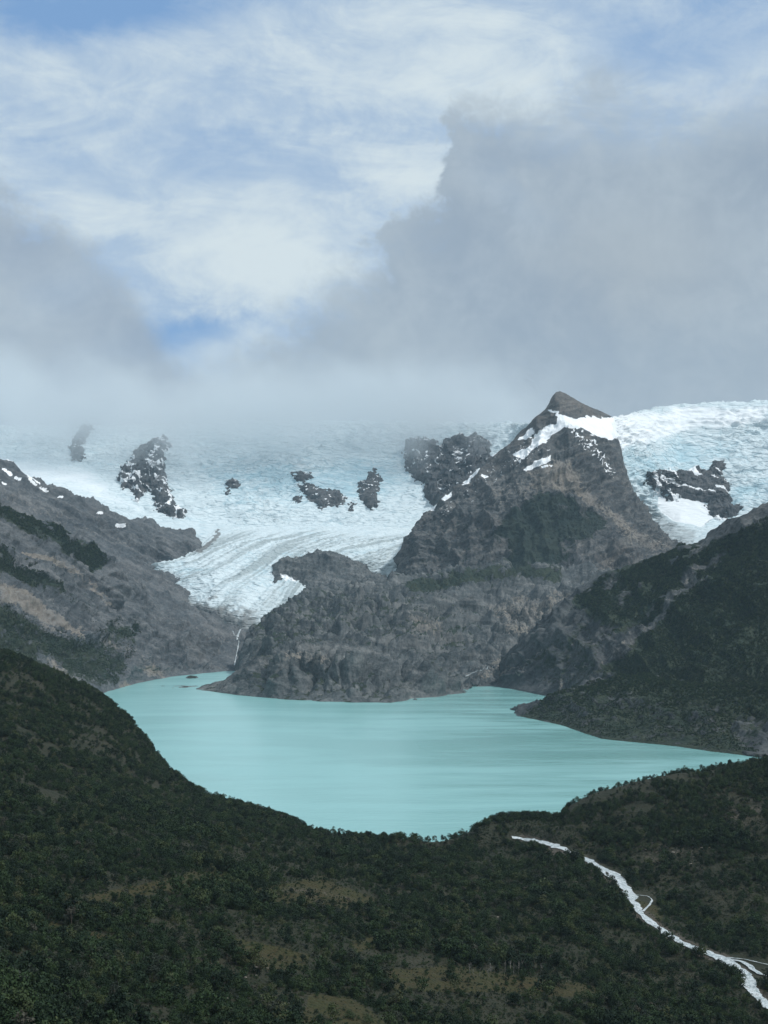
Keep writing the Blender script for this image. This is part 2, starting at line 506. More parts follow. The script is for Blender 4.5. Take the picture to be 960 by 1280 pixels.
# ================================================================== LEFT MOUNTAIN, far ridge
leftfar_rows = [
    [(-900, Z(-20), 5200), (200, Z(-20), 5250), (430, Z(-20), 5250)],
    [(-900, 838, 5330), (200, 838, 5400), (285, 838, 5380), (330, 836, 5450), (430, 830, 5600)],
    [(-900, 790, 5650), (200, 795, 5780), (260, 800, 5750), (298, 806, 5750), (330, 800, 5800), (430, 800, 5900)],
    [(-900, 700, 6000), (0, 720, 6100), (140, 730, 6200), (200, 740, 6400), (240, 768, 6350), (298, 783, 6400), (340, 776, 6520), (430, 760, 6900)],
    [(-900, 560, 6300), (0, 640, 6500), (100, 680, 6700), (195, 712, 6980), (240, 732, 6880), (300, 738, 6760), (340, 738, 6800), (430, 730, 7400)],
    [(-900, 380, 6800), (-250, 510, 6800), (0, 578, 7000), (25, 588, 7050), (60, 604, 7100), (110, 627, 7180), (170, 649, 7300), (215, 660, 7400), (240, 668, 7480), (247, 682, 7450), (300, 720, 7750), (430, 720, 8100)],
    [(-900, Z(900), 7600), (0, Z(750), 7800), (170, Z(600), 8000), (300, Z(250), 8300), (430, Z(250), 8600)],
]
def leftfar_masks(P, px, py, N, t):
    wx, wy = wobble(P, px, py, 6, 120)
    snow = strokes(wx, wy, [([(33, 592), (40, 600), (47, 606)], 2.2), ([(5, 588), (12, 594)], 2.4), ([(18, 597), (26, 598)], 1.6), ([(53, 610), (60, 613)], 2.2),
                            ([(75, 622), (80, 622)], 1.6), ([(122, 641), (128, 640)], 2.0), ([(147, 655), (156, 656)], 2.6), ([(0, 569), (14, 575)], 1.6), ([(2, 601), (6, 602)], 1.5)])
    veg = paint(wx, wy, [[(-300, 600), (0, 612), (90, 650), (130, 690), (200, 740), (150, 740), (0, 690)]], 20) * 0.25
    scree = paint(wx, wy, [[(140, 730), (230, 770), (290, 790), (300, 815), (225, 838), (190, 815)], [(0, 590), (100, 640), (190, 680), (150, 690), (0, 630)]], 22) * 0.40
    return dict(veg=veg, scree=scree, snow=snow * 1.0)

# ================================================================== PENINSULA
pen_rows = [
    [(180, Z(-25), 4250), (245, Z(-22), 4300), (300, Z(-22), 4050), (400, Z(-22), 3820), (500, Z(-22), 3800), (520, Z(-22), 3950), (580, Z(-22), 4150), (640, Z(-22), 4450), (720, Z(-22), 4400), (900, Z(-20), 4500)],
    [(180, Z(-14), 4380), (238, Z(-8), 4380), (252, Z(0.5), 4330), (300, Z(1), 4110), (350, Z(1), 3970), (400, Z(1), 3900), (440, Z(1), 3850), (488, Z(1), 3845), (502, Z(1), 3890), (512, Z(1), 3990), (545, Z(1), 4060), (582, Z(1), 4240), (590, Z(0), 4500), (640, Z(0), 4560), (720, Z(0), 4560), (900, Z(0), 4600)],
    [(180, Z(-14), 4500), (240, Z(-8), 4450), (262, 857, 4400), (285, 852, 4320), (300, 843, 4290), (320, 834, 4280), (350, 826, 4250), (400, 818, 4220), (450, 826, 4150), (500, 850, 4080), (530, 850, 4150), (560, 855, 4250), (582, 862, 4290), (600, 853, 4620), (650, 850, 4700), (720, 840, 4800), (900, 830, 4800)],
    [(180, Z(-12), 4500), (240, Z(-8), 4500), (268, Z(-3), 4500), (285, 848, 4500), (302, 836, 4550), (320, 825, 4580), (350, 814, 4620), (375, 807, 4640), (400, 805, 4620), (430, 811, 4570), (470, 830, 4460), (500, 844, 4350), (540, 853, 4330), (575, 856, 4450), (600, 850, 4700), (650, 842, 4850), (720, 820, 5000), (900, 800, 5000)],
    [(180, Z(-14), 4700), (240, Z(-12), 4700), (290, Z(-8), 4760), (304, 840, 4800), (320, 834, 4850), (350, 822, 4900), (400, 812, 4900), (430, 818, 4850), (470, 833, 4750), (500, 838, 4720), (540, 842, 4750), (575, 846, 4780), (600, 847, 4820), (650, 836, 4950), (720, 808, 5100), (900, 788, 5150)],
    [(180, Z(-14), 5000), (240, Z(-12), 5000), (293, Z(-10), 5050), (303, 826, 5100), (320, 805, 5180), (345, 790, 5250), (380, 781, 5320), (430, 778, 5320), (480, 787, 5200), (530, 812, 5050), (575, 836, 4950), (600, 838, 5000), (650, 815, 5200), (720, 785, 5400), (900, 765, 5500)],
    [(180, Z(-10), 5500), (240, Z(-12), 5300), (294, Z(-10), 5300), (303, 818, 5400), (313, 803, 5500), (340, 778, 5600), (360, 766, 5650), (395, 756, 5700), (430, 746, 5800), (480, 742, 5800), (520, 752, 5700), (560, 770, 5600), (600, 786, 5500), (650, 780, 5600), (720, 758, 5800), (900, 735, 6000)],
    [(180, Z(-10), 5900), (240, Z(-12), 5900), (298, Z(-10), 5900), (306, 812, 6000), (320, 790, 6100), (345, 772, 6200), (380, 752, 6300), (420, 738, 6350), (470, 730, 6350), (520, 724, 6300), (570, 717, 6300), (620, 713, 6350), (700, 716, 6400), (800, 720, 6500), (900, 725, 6500)],
    [(180, Z(-20), 6300), (298, Z(-20), 6300), (345, Z(60), 6900), (420, Z(120), 7000), (520, Z(280), 7000), (620, Z(330), 7000), (900, Z(300), 7000)],
]
def pen_masks(P, px, py, N, t):
    wx, wy = wobble(P, px, py, 14, 200)
    veg = paint(wx, wy, [[(500, 728), (560, 718), (622, 710), (700, 708), (700, 722), (640, 720), (590, 728), (520, 742)]], 5) * 1.0
    veg = np.maximum(veg, paint(wx, wy, [[(310, 770), (400, 745), (520, 745), (600, 780), (560, 830), (420, 780), (330, 815)]], 25) * (0.22 + 0.25 * (N[:, 2] > 0.75)))
    veg = np.maximum(veg, paint(wx, wy, [[(330, 830), (420, 820), (500, 850), (480, 872), (300, 865)]], 15) * 0.24)
    wx, wy = wobble(P, px, py, 18, 150)
    scree = paint(wx, wy, [[(335, 818), (365, 808), (410, 812), (425, 830), (400, 838), (350, 834)], [(570, 848), (660, 800), (650, 830), (610, 856)], [(600, 755), (700, 730), (780, 730), (720, 770), (640, 800)], [(500, 760), (560, 770), (560, 800), (510, 800)]], 14) * 0.52
    # the washed band at the water line
    scree = np.maximum(scree, 0.30 * (1 - sstep(1.5, 7, P[:, 2])))
    return dict(veg=veg, scree=scree, snow=np.zeros(len(px)))

# the hump of rock that parts the glacier
hump_rows = [
    [(320, Z(150), 6500), (420, Z(200), 6500), (540, Z(250), 6500)],
    [(320, 790, 6650), (345, 760, 6650), (420, 750, 6650), (540, 745, 6700)],
    [(320, 770, 6750), (338, 730, 6800), (348, 722, 6800), (380, 722, 6800), (420, 722, 6800), (470, 728, 6850), (540, 730, 6900)],
    [(320, 745, 6900), (334, 740, 6950), (341, 714, 6950), (346, 704, 6950), (360, 697, 7000), (372, 696, 7000), (385, 690, 7050), (400, 688, 7050), (415, 690, 7050), (430, 697, 7050), (445, 702, 7050), (460, 712, 7050), (482, 721, 7050), (500, 724, 7050), (540, 735, 7050)],
    [(320, Z(200), 7200), (400, Z(250), 7400), (540, Z(200), 7300)],
]
def hump_masks(P, px, py, N, t):
    wx, wy = wobble(P, px, py, 6, 90)
    snow = paint(wx, wy, [[(348, 716), (360, 716), (372, 726), (375, 738), (362, 742), (350, 734)]], 5) * 0.62
    return dict(veg=np.zeros(len(px)), scree=0.25 * fbm(P / 200.0, 3) + 0.1, snow=snow)

# ================================================================== CENTRAL PEAK
peak_rows = [
    [(440, Z(150), 6500), (520, Z(200), 6350), (640, Z(250), 6250), (760, Z(250), 6250), (980, Z(200), 6300)],
    [(440, 770, 6700), (480, 756, 6700), (520, 742, 6600), (580, 735, 6500), (640, 730, 6450), (720, 732, 6400), (800, 735, 6450), (880, 745, 6500), (980, 770, 6600)],
    [(440, 760, 6900), (480, 748, 6900), (497, 732, 6900), (506, 708, 6900), (540, 690, 6850), (580, 678, 6800), (640, 668, 6750), (700, 662, 6750), (740, 668, 6750), (800, 685, 6750), (860, 715, 6800), (980, 770, 6900)],
    [(440, 752, 7050), (480, 744, 7050), (497, 722, 7050), (504, 692, 7050), (520, 676, 7050), (560, 652, 7050), (600, 634, 7050), (640, 618, 7050), (680, 605, 7050), (720, 602, 7080), (750, 622, 7080), (800, 661, 7050), (855, 697, 7000), (900, 730, 7000), (980, 770, 7100)],
    [(440, 748, 7200), (480, 740, 7150), (496, 718, 7170), (504, 684, 7200), (520, 664, 7200), (557, 634, 7250), (600, 604, 7300), (640, 580, 7350), (670, 563, 7400), (690, 550, 7450), (706, 538, 7480), (720, 537, 7500), (737, 545, 7500), (758, 574, 7480), (775, 608, 7420), (803, 640, 7320), (830, 666, 7250), (855, 688, 7200), (900, 725, 7150), (980, 770, 7200)],
    [(440, 746, 7400), (480, 738, 7400), (496, 715, 7430), (503, 678, 7450), (520, 653, 7550), (557, 620, 7650), (580, 604, 7750), (614, 571, 7850), (644, 548, 7950), (670, 523, 8000), (683, 510, 8020), (689, 499, 8020), (695, 491, 8030), (700, 489.5, 8035), (706, 492, 8040), (719, 500, 8060), (742, 511, 8100), (768, 522, 8150), (775, 560, 8100), (785, 600, 8000), (809, 652, 7800), (840, 684, 7600), (900, 730, 7500), (980, 770, 7500)],
    [(440, Z(200), 7900), (520, Z(500), 8200), (614, Z(900), 8400), (696, Z(1150), 8450), (764, Z(1050), 8600), (840, Z(500), 8300), (980, Z(150), 8000)],
]
def peak_disp(P, t, u):
    base = rock_disp(92, 430, 1.5, rough=0.55, strat=(-0.30, 0.0, 1.0), samp=0.45, lam=40.0, calm=0.5, rw=0.75, rg=0.5)(P, t, u)
    crest = 1 - (0.72 + 0.2 * sstep(640, 690, u)) * np.exp(-((t - 5.0) / 0.55) ** 2)
    base = base + 16 * fbm(P / 55.0, 4, gain=0.6) * np.exp(-((t - 5.0) / 0.5) ** 2)
    # the saddle below the summit is smooth, filled with snow
    px, py = to_px(P)
    sm = sstep(-4, 6, sd_poly(px, py, [(690, 506), (764, 521), (770, 560), (740, 548), (712, 533), (688, 543), (675, 555), (668, 552), (692, 528)]))
    return base * crest * (1 - 0.75 * sm) - 10 * sm
PEAK_SNOW = [
    [(686, 511), (697, 516), (716, 521), (740, 521), (755, 522), (772, 521), (780, 544), (764, 550), (748, 547), (731, 537), (708, 534), (690, 545), (682, 554), (668, 559), (656, 575), (640, 568), (663, 556), (668, 543), (694, 528), (696, 519), (684, 512)],
    [(646, 550), (662, 538), (669, 537), (664, 546), (650, 551)],
    [(577, 606), (590, 592), (601, 581), (598, 590), (584, 605)],
    [(654, 588), (668, 577), (690, 569), (686, 577), (668, 586), (658, 590)],
    [(676, 584), (690, 580), (688, 583), (678, 586)],
    [(600, 592), (612, 595), (606, 599)], [(646, 577), (653, 574), (651, 579)],
    [(552, 624), (566, 614), (563, 622), (554, 628)], [(612, 570), (622, 562), (619, 571)],
    [(536, 636), (546, 630), (544, 637)],
]
def peak_masks(P, px, py, N, t):
    wx, wy = wobble(P, px, py, 5, 60)
    snow = paint(wx, wy, PEAK_SNOW, 1.6)
    speck = paint(wx, wy, [[(712, 534), (738, 541), (760, 570), (770, 592), (775, 608), (758, 590), (738, 566), (715, 550)]], 6)
    s2 = ridged(P / np.array([70.0, 70.0, 28.0]), 4)
    snow = np.maximum(snow, speck * sstep(0.48, 0.66, s2))
    speck = paint(wx, wy, [[(540, 640), (600, 585), (650, 545), (690, 548), (690, 580), (640, 590), (560, 650)]], 8)
    snow = np.maximum(snow, 0.8 * speck * sstep(0.70, 0.8, s2))
    wx, wy = wobble(P, px, py, 44, 190)
    veg = paint(wx, wy, [[(610, 660), (650, 632), (690, 618), (716, 622), (738, 640), (745, 662), (718, 690), (690, 706), (640, 716), (600, 722), (610, 700), (632, 680)]], 14)
    veg = veg * (1.05 + 0.7 * fbm(P / 160.0 + 14, 4))
    veg = np.maximum(veg, 0.32 * paint(wx, wy, [[(500, 690), (560, 640), (640, 600), (700, 640), (640, 720), (500, 740)]], 20))
    wx, wy = wobble(P, px, py, 16, 120)
    scree = paint(wx, wy, [[(655, 590), (690, 572), (715, 578), (735, 605), (750, 625), (800, 660), (850, 690), (810, 690), (760, 650), (720, 625), (660, 615)]], 10) * 0.64
    scree = np.maximum(scree, 0.42 * paint(wx, wy, [[(600, 600), (650, 590), (720, 600), (660, 640), (600, 640)], [(600, 735), (660, 720), (760, 690), (820, 690), (780, 730), (700, 745)]], 18))
    return dict(veg=veg * (1 - 0.5 * scree), scree=scree, snow=snow)

# ================================================================== RIGHT MOUNTAIN
right_rows = [
    [(560, Z(-25), 4450), (620, Z(-25), 4400), (690, Z(-25), 3950), (800, Z(-25), 3300), (960, Z(-25), 2500), (1200, Z(-20), 2400), (1700, Z(-20), 2300)],
    [(560, Z(-6), 4560), (622, Z(1), 4480), (650, Z(1), 4300), (690, Z(1), 4040), (740, Z(1), 3700), (800, Z(2), 3350), (860, Z(2), 2900), (930, Z(2), 2600), (960, Z(2), 2560), (1200, Z(2), 2450), (1700, Z(2), 2350)],
    [(560, Z(-6), 4700), (618, 848, 4560), (640, 838, 4450), (690, 835, 4250), (740, 835, 3950), (800, 850, 3650), (860, 870, 3300), (930, 890, 3000), (960, 890, 2950), (1200, 880, 2850), (1700, 860, 2750)],
    [(560, Z(-6), 4850), (620, 846, 4650), (640, 824, 4550), (680, 800, 4450), (740, 780, 4300), (800, 780, 4100), (860, 790, 3800), (930, 790, 3550), (1200, 740, 3400), (1700, 700, 3300)],
    [(560, Z(-8), 4950), (624, 843, 4750), (650, 806, 4700), (690, 768, 4650), (720, 745, 4600), (760, 728, 4550), (820, 722, 4450), (880, 715, 4250), (960, 700, 4050), (1200, 630, 3900), (1700, 550, 3800)],
    [(560, Z(-10), 5050), (622, 848, 4850), (640, 820, 4850), (680, 780, 4820), (700, 757, 4800), (715, 743, 4790), (750, 721, 4770), (800, 703, 4720), (850, 689, 4680), (875, 678, 4640), (900, 660, 4600), (930, 643, 4550), (960, 629, 4500), (1050, 590, 4450), (1200, 530, 4400), (1700, 400, 4400)],
    [(560, Z(-20), 5300), (640, Z(-20), 5400), (715, Z(120), 5300), (850, Z(250), 5300), (960, Z(400), 5200), (1700, Z(800), 5200)],
]
def right_masks(P, px, py, N, t):
    wx, wy = wobble(P, px, py, 36, 170)
    veg = paint(wx, wy, [[(716, 742), (760, 716), (850, 688), (905, 668), (960, 655), (1700, 420), (1700, 960), (960, 905), (850, 890), (790, 850), (740, 838), (770, 815), (800, 790), (750, 790), (725, 765)]], 12)
    veg = np.maximum(veg, 0.42 * paint(wx, wy, [[(640, 830), (720, 780), (800, 800), (960, 900), (960, 960), (800, 940), (700, 880)]], 12))
    bare = paint(wx, wy, [[(905, 658), (960, 628), (1300, 480), (1300, 560), (960, 655), (900, 678)]], 4)
    veg = veg * (1 - 0.8 * bare) * (0.98 + 0.55 * fbm(P / 210.0 + 24, 4))
    wx, wy = wobble(P, px, py, 40, 120)
    slide = paint(wx, wy, [[(885, 690), (930, 672), (905, 700), (870, 735), (840, 770), (800, 810), (770, 830), (790, 795), (830, 750)],
                           [(775, 745), (800, 728), (790, 745), (778, 752)], [(760, 800), (790, 800), (780, 830), (755, 830)]], 7)
    veg = veg * (1 - 0.72 * slide)
    scree = slide * 0.36 + 0.22 * paint(wx, wy, [[(650, 840), (740, 780), (750, 810), (700, 870), (640, 862)]], 10)
    scree = np.maximum(scree, 0.62 * strokes(wx, wy, [([(700, 868), (722, 846), (735, 832)], 2.5), ([(622, 852), (650, 828), (680, 806)], 2.5)]))
    return dict(veg=veg, scree=scree, snow=np.zeros(len(px)))

spur_rows = [
    [(628, Z(-25), 3500), (640, Z(-25), 3420), (700, Z(-25), 3100), (750, Z(-25), 2820), (830, Z(-25), 2700), (930, Z(-25), 2520), (1000, Z(-15), 2400), (1300, Z(-10), 2350), (1700, Z(-10), 2300)],
    [(628, Z(-16), 3560), (638, Z(-4), 3500), (646, Z(1), 3440), (700, Z(1), 3200), (730, Z(1), 3010), (750, Z(1), 2905), (790, Z(1), 2840), (830, Z(1), 2780), (880, Z(1), 2690), (930, Z(1.5), 2610), (1000, Z(2), 2540), (1300, Z(2), 2450), (1700, Z(2), 2400)],
    [(628, Z(-16), 3650), (640, Z(-5), 3560), (662, 884, 3520), (700, 880, 3400), (750, 885, 3200), (790, 893, 3060), (830, 900, 2980), (930, 918, 2800), (1000, 918, 2750), (1300, 900, 2650), (1700, 900, 2600)],
    [(628, Z(-16), 3800), (643, Z(-6), 3650), (668, 880, 3620), (700, 868, 3560), (750, 852, 3480), (800, 848, 3380), (860, 858, 3200), (930, 866, 3080), (1000, 860, 3000), (1300, 840, 2900), (1700, 830, 2900)],
    [(628, Z(-16), 4050), (650, Z(-10), 3900), (690, Z(-6), 3880), (750, 850, 3850), (800, 846, 3750), (860, 850, 3600), (930, 858, 3450), (1000, 855, 3350), (1300, 840, 3250), (1700, 830, 3250)],
]
def spur_masks(P, px, py, N, t):
    wx, wy = wobble(P, px, py, 16, 120)
    veg = 0.66 * paint(wx, wy, [[(630, 900), (700, 862), (960, 845), (1700, 800), (1700, 960), (930, 950), (750, 930), (680, 905)]], 6)
    veg = np.maximum(veg, paint(wx, wy, [[(700, 866), (800, 842), (960, 850), (1700, 800), (1700, 900), (960, 900), (860, 880), (780, 872)]], 8) * 0.92)
    veg = veg * (0.55 + 0.45 * sstep(0.5, 0.8, N[:, 2]))
    scree = 0.14 * paint(wx, wy, [[(700, 870), (830, 870), (960, 900), (960, 945), (750, 920)]], 14) + 0.12 * (1 - sstep(1.5, 6, P[:, 2]))
    return dict(veg=veg, scree=scree, snow=np.zeros(len(px)))

# ================================================================== ICE
ice_rows = [
    [(-900, Z(300), 7500), (250, Z(350), 7700), (860, Z(350), 7700), (1700, Z(350), 7500)],
    [(-900, 660, 7900), (0, 650, 7900), (250, 672, 7800), (500, 676, 7800), (640, 700, 7900), (760, 700, 7700), (850, 690, 7650), (900, 680, 7650), (960, 690, 7600), (1700, 690, 7500)],
    [(-900, 640, 8200), (0, 630, 8300), (250, 658, 8350), (500, 660, 8350), (640, 660, 8350), (760, 660, 8100), (850, 652, 7950), (900, 650, 8000), (960, 650, 8000), (1700, 640, 7900)],
    [(-900, 600, 8700), (0, 600, 8800), (250, 625, 8850), (500, 625, 8850), (640, 610, 8750), (720, 610, 8300), (765, 610, 7780), (800, 611, 8050), (850, 612, 8250), (960, 600, 8300), (1700, 580, 8300)],
    [(-900, 570, 9300), (0, 578, 9400), (250, 585, 9500), (500, 585, 9500), (640, 570, 9200), (720, 565, 8500), (765, 563, 7960), (800, 563, 8300), (850, 565, 8600), (960, 555, 8650), (1700, 500, 8650)],
    [(-900, 525, 10300), (0, 535, 10500), (100, 534, 10500), (250, 530, 10400), (380, 528, 10300), (500, 528, 10200), (640, 530, 9700), (700, 530, 8800), (768, 521, 8240), (800, 513, 8650), (850, 507, 9000), (900, 503, 9050), (960, 500, 9100), (1200, 480, 9100), (1700, 440, 9100)],
    [(-900, Z(1620), 11300), (0, Z(1620), 11300), (500, Z(1620), 11200), (765, Z(1300), 9500), (960, Z(1480), 10000), (1700, Z(1500), 10000)],
]
def ice_disp(P, t, u):
    W = warp(P, 300.0, 60.0)
    # crevasses lie across the flow
    s = np.stack([W[:, 0] / 190.0, W[:, 1] / 70.0, W[:, 2] / 60.0], -1)
    r = ridged(s, 6, gain=0.55) - 0.4
    px, py = to_px(P)
    steep = sstep(1.9, 2.5, t) * (0.35 + 0.65 * sstep(-0.15, 0.25, fbm(P / 700.0, 3)))
    sm = np.maximum(paint(px, py, [[(818, 622), (880, 622), (902, 645), (885, 664), (850, 660), (822, 642)]], 6),
                    paint(px, py, [[(-900, 570), (0, 570), (120, 588), (180, 640), (60, 620), (-900, 620)]], 12))
    c = ridged(W / np.array([75.0, 45.0, 40.0]) + 4.4, 5, gain=0.6) - 0.4
    return (34 * r * steep + 22 * c * steep + 6 * r + 36 * fbm(P / 420.0, 4)) * (1 - 0.85 * sm)
def ice_masks(P, px, py, N, t):
    wx, wy = wobble(P, px, py, 14, 240)
    fresh = np.maximum.reduce([paint(wx, wy, [[(820, 622), (882, 622), (900, 646), (884, 660), (850, 656), (826, 642)]], 3),
                       0.6 * paint(wx, wy, [[(-900, 560), (0, 566), (110, 582), (190, 640), (220, 658), (60, 610), (-900, 600)]], 26),
                       0.75 * paint(wx, wy, [[(755, 515), (860, 508), (960, 505), (960, 528), (860, 540), (800, 555), (765, 575), (755, 560)]], 12)])
    blue = np.maximum(paint(wx, wy, [[(755, 560), (900, 555), (930, 570), (890, 585), (810, 600), (785, 600)], [(880, 640), (930, 600), (960, 600), (960, 625), (905, 650)],
                                     [(250, 585), (500, 575), (520, 610), (430, 630), (280, 625)]], 20), 0)
    dirt = paint(wx, wy, [[(795, 645), (815, 630), (850, 660), (880, 665), (862, 690), (840, 690)]], 5) * 0.55
    return dict(fresh=fresh, blue=blue, dirt=dirt)

tongue_rows = [
    [(185, 716, 7100), (198, 718, 7020), (205, 731, 6920), (220, 746, 6790), (235, 756, 6690), (268, 774, 6540), (302, 788, 6440), (332, 780, 6470), (352, 768, 6540), (370, 753, 6650), (385, 740, 6840), (430, 734, 7190), (490, 726, 7240), (520, 709, 7340), (560, 704, 7390)],
    [(185, 717, 6985), (198, 719, 6905), (205, 732, 6805), (220, 747, 6675), (235, 757, 6575), (268, 775, 6425), (302, 789, 6325), (332, 781, 6355), (352, 769, 6425), (370, 754, 6535), (385, 741, 6725), (430, 735, 7075), (490, 727, 7125), (520, 710, 7225), (560, 705, 7275)],
    [(185, 712, 7010), (198, 714, 6930), (205, 727, 6830), (220, 742, 6700), (235, 752, 6600), (268, 766, 6450), (302, 776, 6350), (332, 771, 6380), (352, 764, 6450), (370, 749, 6560), (385, 736, 6750), (430, 730, 7100), (490, 722, 7150), (520, 705, 7250), (560, 700, 7300)],
    [(185, 710, 7020), (198, 709, 6960), (215, 718, 6880), (235, 722, 6800), (268, 727, 6700), (302, 731, 6660), (332, 732, 6700), (352, 730, 6750), (370, 722, 6830), (385, 712, 6950), (430, 702, 7150), (490, 700, 7250), (520, 690, 7350), (560, 690, 7400)],
    [(185, 709, 7030), (198, 706, 6990), (215, 703, 7000), (235, 699, 7050), (268, 695, 7100), (302, 693, 7120), (352, 692, 7180), (385, 688, 7250), (430, 682, 7350), (490, 684, 7450), (520, 680, 7500), (560, 680, 7550)],
    [(185, 708, 7050), (198, 704, 7020), (215, 700, 7060), (235, 693, 7180), (246, 687, 7300), (268, 676, 7500), (302, 672, 7600), (385, 670, 7650), (490, 671, 7750), (560, 670, 7800)],
    [(185, 707, 7200), (215, 699, 7300), (246, 684, 7450), (262, 668, 7800), (275, 660, 8100), (302, 659, 8250), (385, 659, 8280), (490, 660, 8300), (560, 660, 8300)],
    [(185, Z(350), 7500), (246, Z(400), 7700), (302, Z(450), 8700), (560, Z(450), 8700)],
]
def tongue_disp(P, t, u):
    t = t - 1.0
    W = warp(P, 260.0, 50.0)
    s = np.stack([W[:, 0] / 110.0, W[:, 1] / 50.0, W[:, 2] / 50.0], -1)
    r = ridged(s, 6, gain=0.55) - 0.4
    k = 1 - 0.55 * sstep(3.6, 4.6, t)
    f = tongue_flow(P, t, u)
    bands = fbm(np.stack([f / 16.0, t * 0.5, 0 * t], -1), 3)
    return (11 * r * k + 10 * fbm(P / 300.0, 3) + 14 * bands + 7 * k * (ridged(W / 48.0, 4) - 0.4)) * sstep(0.6, 1.4, t + 0.4)
def tongue_flow(P, t, u):
    """position across the stream of ice, which turns from the right round to the front"""
    return u - 40.0 * np.maximum(t - 1, 0) ** 1.25 + 10 * fbm(P / 420.0, 3)
def tongue_masks(P, px, py, N, t):
    t = t - 1.0
    wx, wy = wobble(P, px, py, 10, 160)
    edge = (1 - sstep(0.95, 1.7, t + 0.75 * fbm(P / 80.0, 4))) * sstep(203, 222, px) * (1 - 0.75 * sstep(300, 350, px))
    dirt = np.maximum.reduce([0.8 * edge,
        0.6 * paint(wx, wy, [[(215, 738), (245, 745), (300, 768), (330, 772), (345, 785), (290, 790), (220, 765)]], 12),
        0.9 * strokes(wx, wy, [([(272, 660), (271, 670), (262, 680), (248, 688)], 3.2)]),
        0.4 * strokes(wx, wy, [([(275, 661), (380, 660), (560, 661)], 1.1)])])
    blue = 0.4 * paint(wx, wy, [[(205, 715), (260, 710), (250, 745), (220, 738)], [(300, 690), (380, 680), (360, 740), (310, 740)]], 18)
    f = tongue_flow(P, t, px)
    b1 = fbm(np.stack([f / 26.0, t * 0.35, 0 * t], -1), 3); b2 = fbm(np.stack([f / 8.0, t * 0.6, 0 * t + 9], -1), 3)
    streaks = np.clip(0.45 + 1.3 * b1 + 0.9 * b2, 0, 1) * (0.3 + 0.7 * sstep(5.0, 3.8, t))
    return dict(fresh=np.zeros(len(px)), blue=blue, dirt=dirt, streaks=streaks)
# ------------------------------------------------------------------ materials of the land
ROCK_PEN = rock_mat('grey_brown_rock', (0.029, 0.037, 0.041), (0.080, 0.092, 0.097), (0.195, 0.20, 0.195), 1.0, ledge=0.36, warm=(0.15, 0.12, 0.092), strat=(0.12, 0.0, 1.0))
ROCK_LEFT = rock_mat('layered_slate_rock', (0.035, 0.044, 0.052), (0.085, 0.096, 0.104), (0.18, 0.185, 0.185), 1.0, warm=(0.17, 0.135, 0.11), strat=(0.45, 0.1, 0.9))
ROCK_PEAK = rock_mat('dark_summit_rock', (0.025, 0.031, 0.037), (0.068, 0.075, 0.079), (0.175, 0.17, 0.158), 0.9, warm=(0.16, 0.12, 0.09), wamt=0.34, veg_col=(0.013, 0.025, 0.021), veg_col2=(0.026, 0.038, 0.026), strat=(-0.3, 0.0, 1.0))
ROCK_RIGHT = rock_mat('dark_slope_rock', (0.022, 0.028, 0.033), (0.055, 0.062, 0.066), (0.12, 0.125, 0.122), 1.3, warm=(0.11, 0.08, 0.06), strat=(-0.75, 0.2, 0.7))
ROCK_OUT = rock_mat('black_outcrop_rock', (0.030, 0.034, 0.038), (0.070, 0.074, 0.078), (0.13, 0.132, 0.132), 1.0, warm=(0.09, 0.07, 0.06))

def ice_mat(name='crevassed_ice', k=1.0):
    m, t, b, pos = new_mat(name)
    wp = n_map(t, pos, (0.45, 1.0, 1.25))
    big = n_noise(t, pos, 0.004, 4, 0.6, 0.5)
    c1 = n_noise(t, wp, 0.014, 6, 0.68, 0.8)
    c2 = n_noise(t, wp, 0.05, 5, 0.7, 0.4)
    crack = 1.0 - n_vor(t, n_map(t, pos, (0.4, 1.0, 1.2)), 0.03, 'DISTANCE_TO_EDGE').step(0.0, 0.16)
    blue = (n_attr(t, 'blue') * 0.42 + (c1 - 0.5) * 1.1 + (big - 0.5) * 0.8 + 0.20 + crack * 0.15).step(0.25, 0.95)
    col = n_mix(t, blue, (0.63, 0.72, 0.75), (0.42, 0.60, 0.67))
    col = n_mix(t, (c2 * 0.6 + c1 * 0.4).step(0.54, 0.68) * (0.6 * k), col, (0.36, 0.47, 0.51))
    col = n_mix(t, crack * (0.35 * k) * c2, col, (0.22, 0.36, 0.42))
    fresh = (n_attr(t, 'fresh') + (c1 - 0.5) * 0.5).step(0.3, 0.7)
    col = n_mix(t, fresh * 0.85, col, (0.80, 0.83, 0.85))
    col = n_mix(t, (n_attr(t, 'streaks') + (c2 - 0.5) * 0.4).step(0.25, 0.85) * 0.8, col, (0.30, 0.355, 0.365))
    dirt = (n_attr(t, 'dirt') + (c2 - 0.5) * 0.7 + (c1 - 0.5) * 0.6).step(0.3, 0.85)
    col = n_mix(t, dirt * 0.85, col, (0.15, 0.15, 0.145))
    t.links.new(col, b.inputs['Base Color'])
    b.inputs['Roughness'].default_value = 0.7
    h = c1 * 1.0 + c2 * 0.5 - crack * 0.35 + n_noise(t, pos, 0.2, 3, 0.6) * 0.1
    h = h * (1.0 - fresh * 0.75)
    t.links.new(n_bump(t, h, 0.8, 14.0), b.inputs['Normal'])
    return m
ICE = ice_mat()
TONGUE_ICE = ice_mat('streaked_glacier_ice', 0.35)

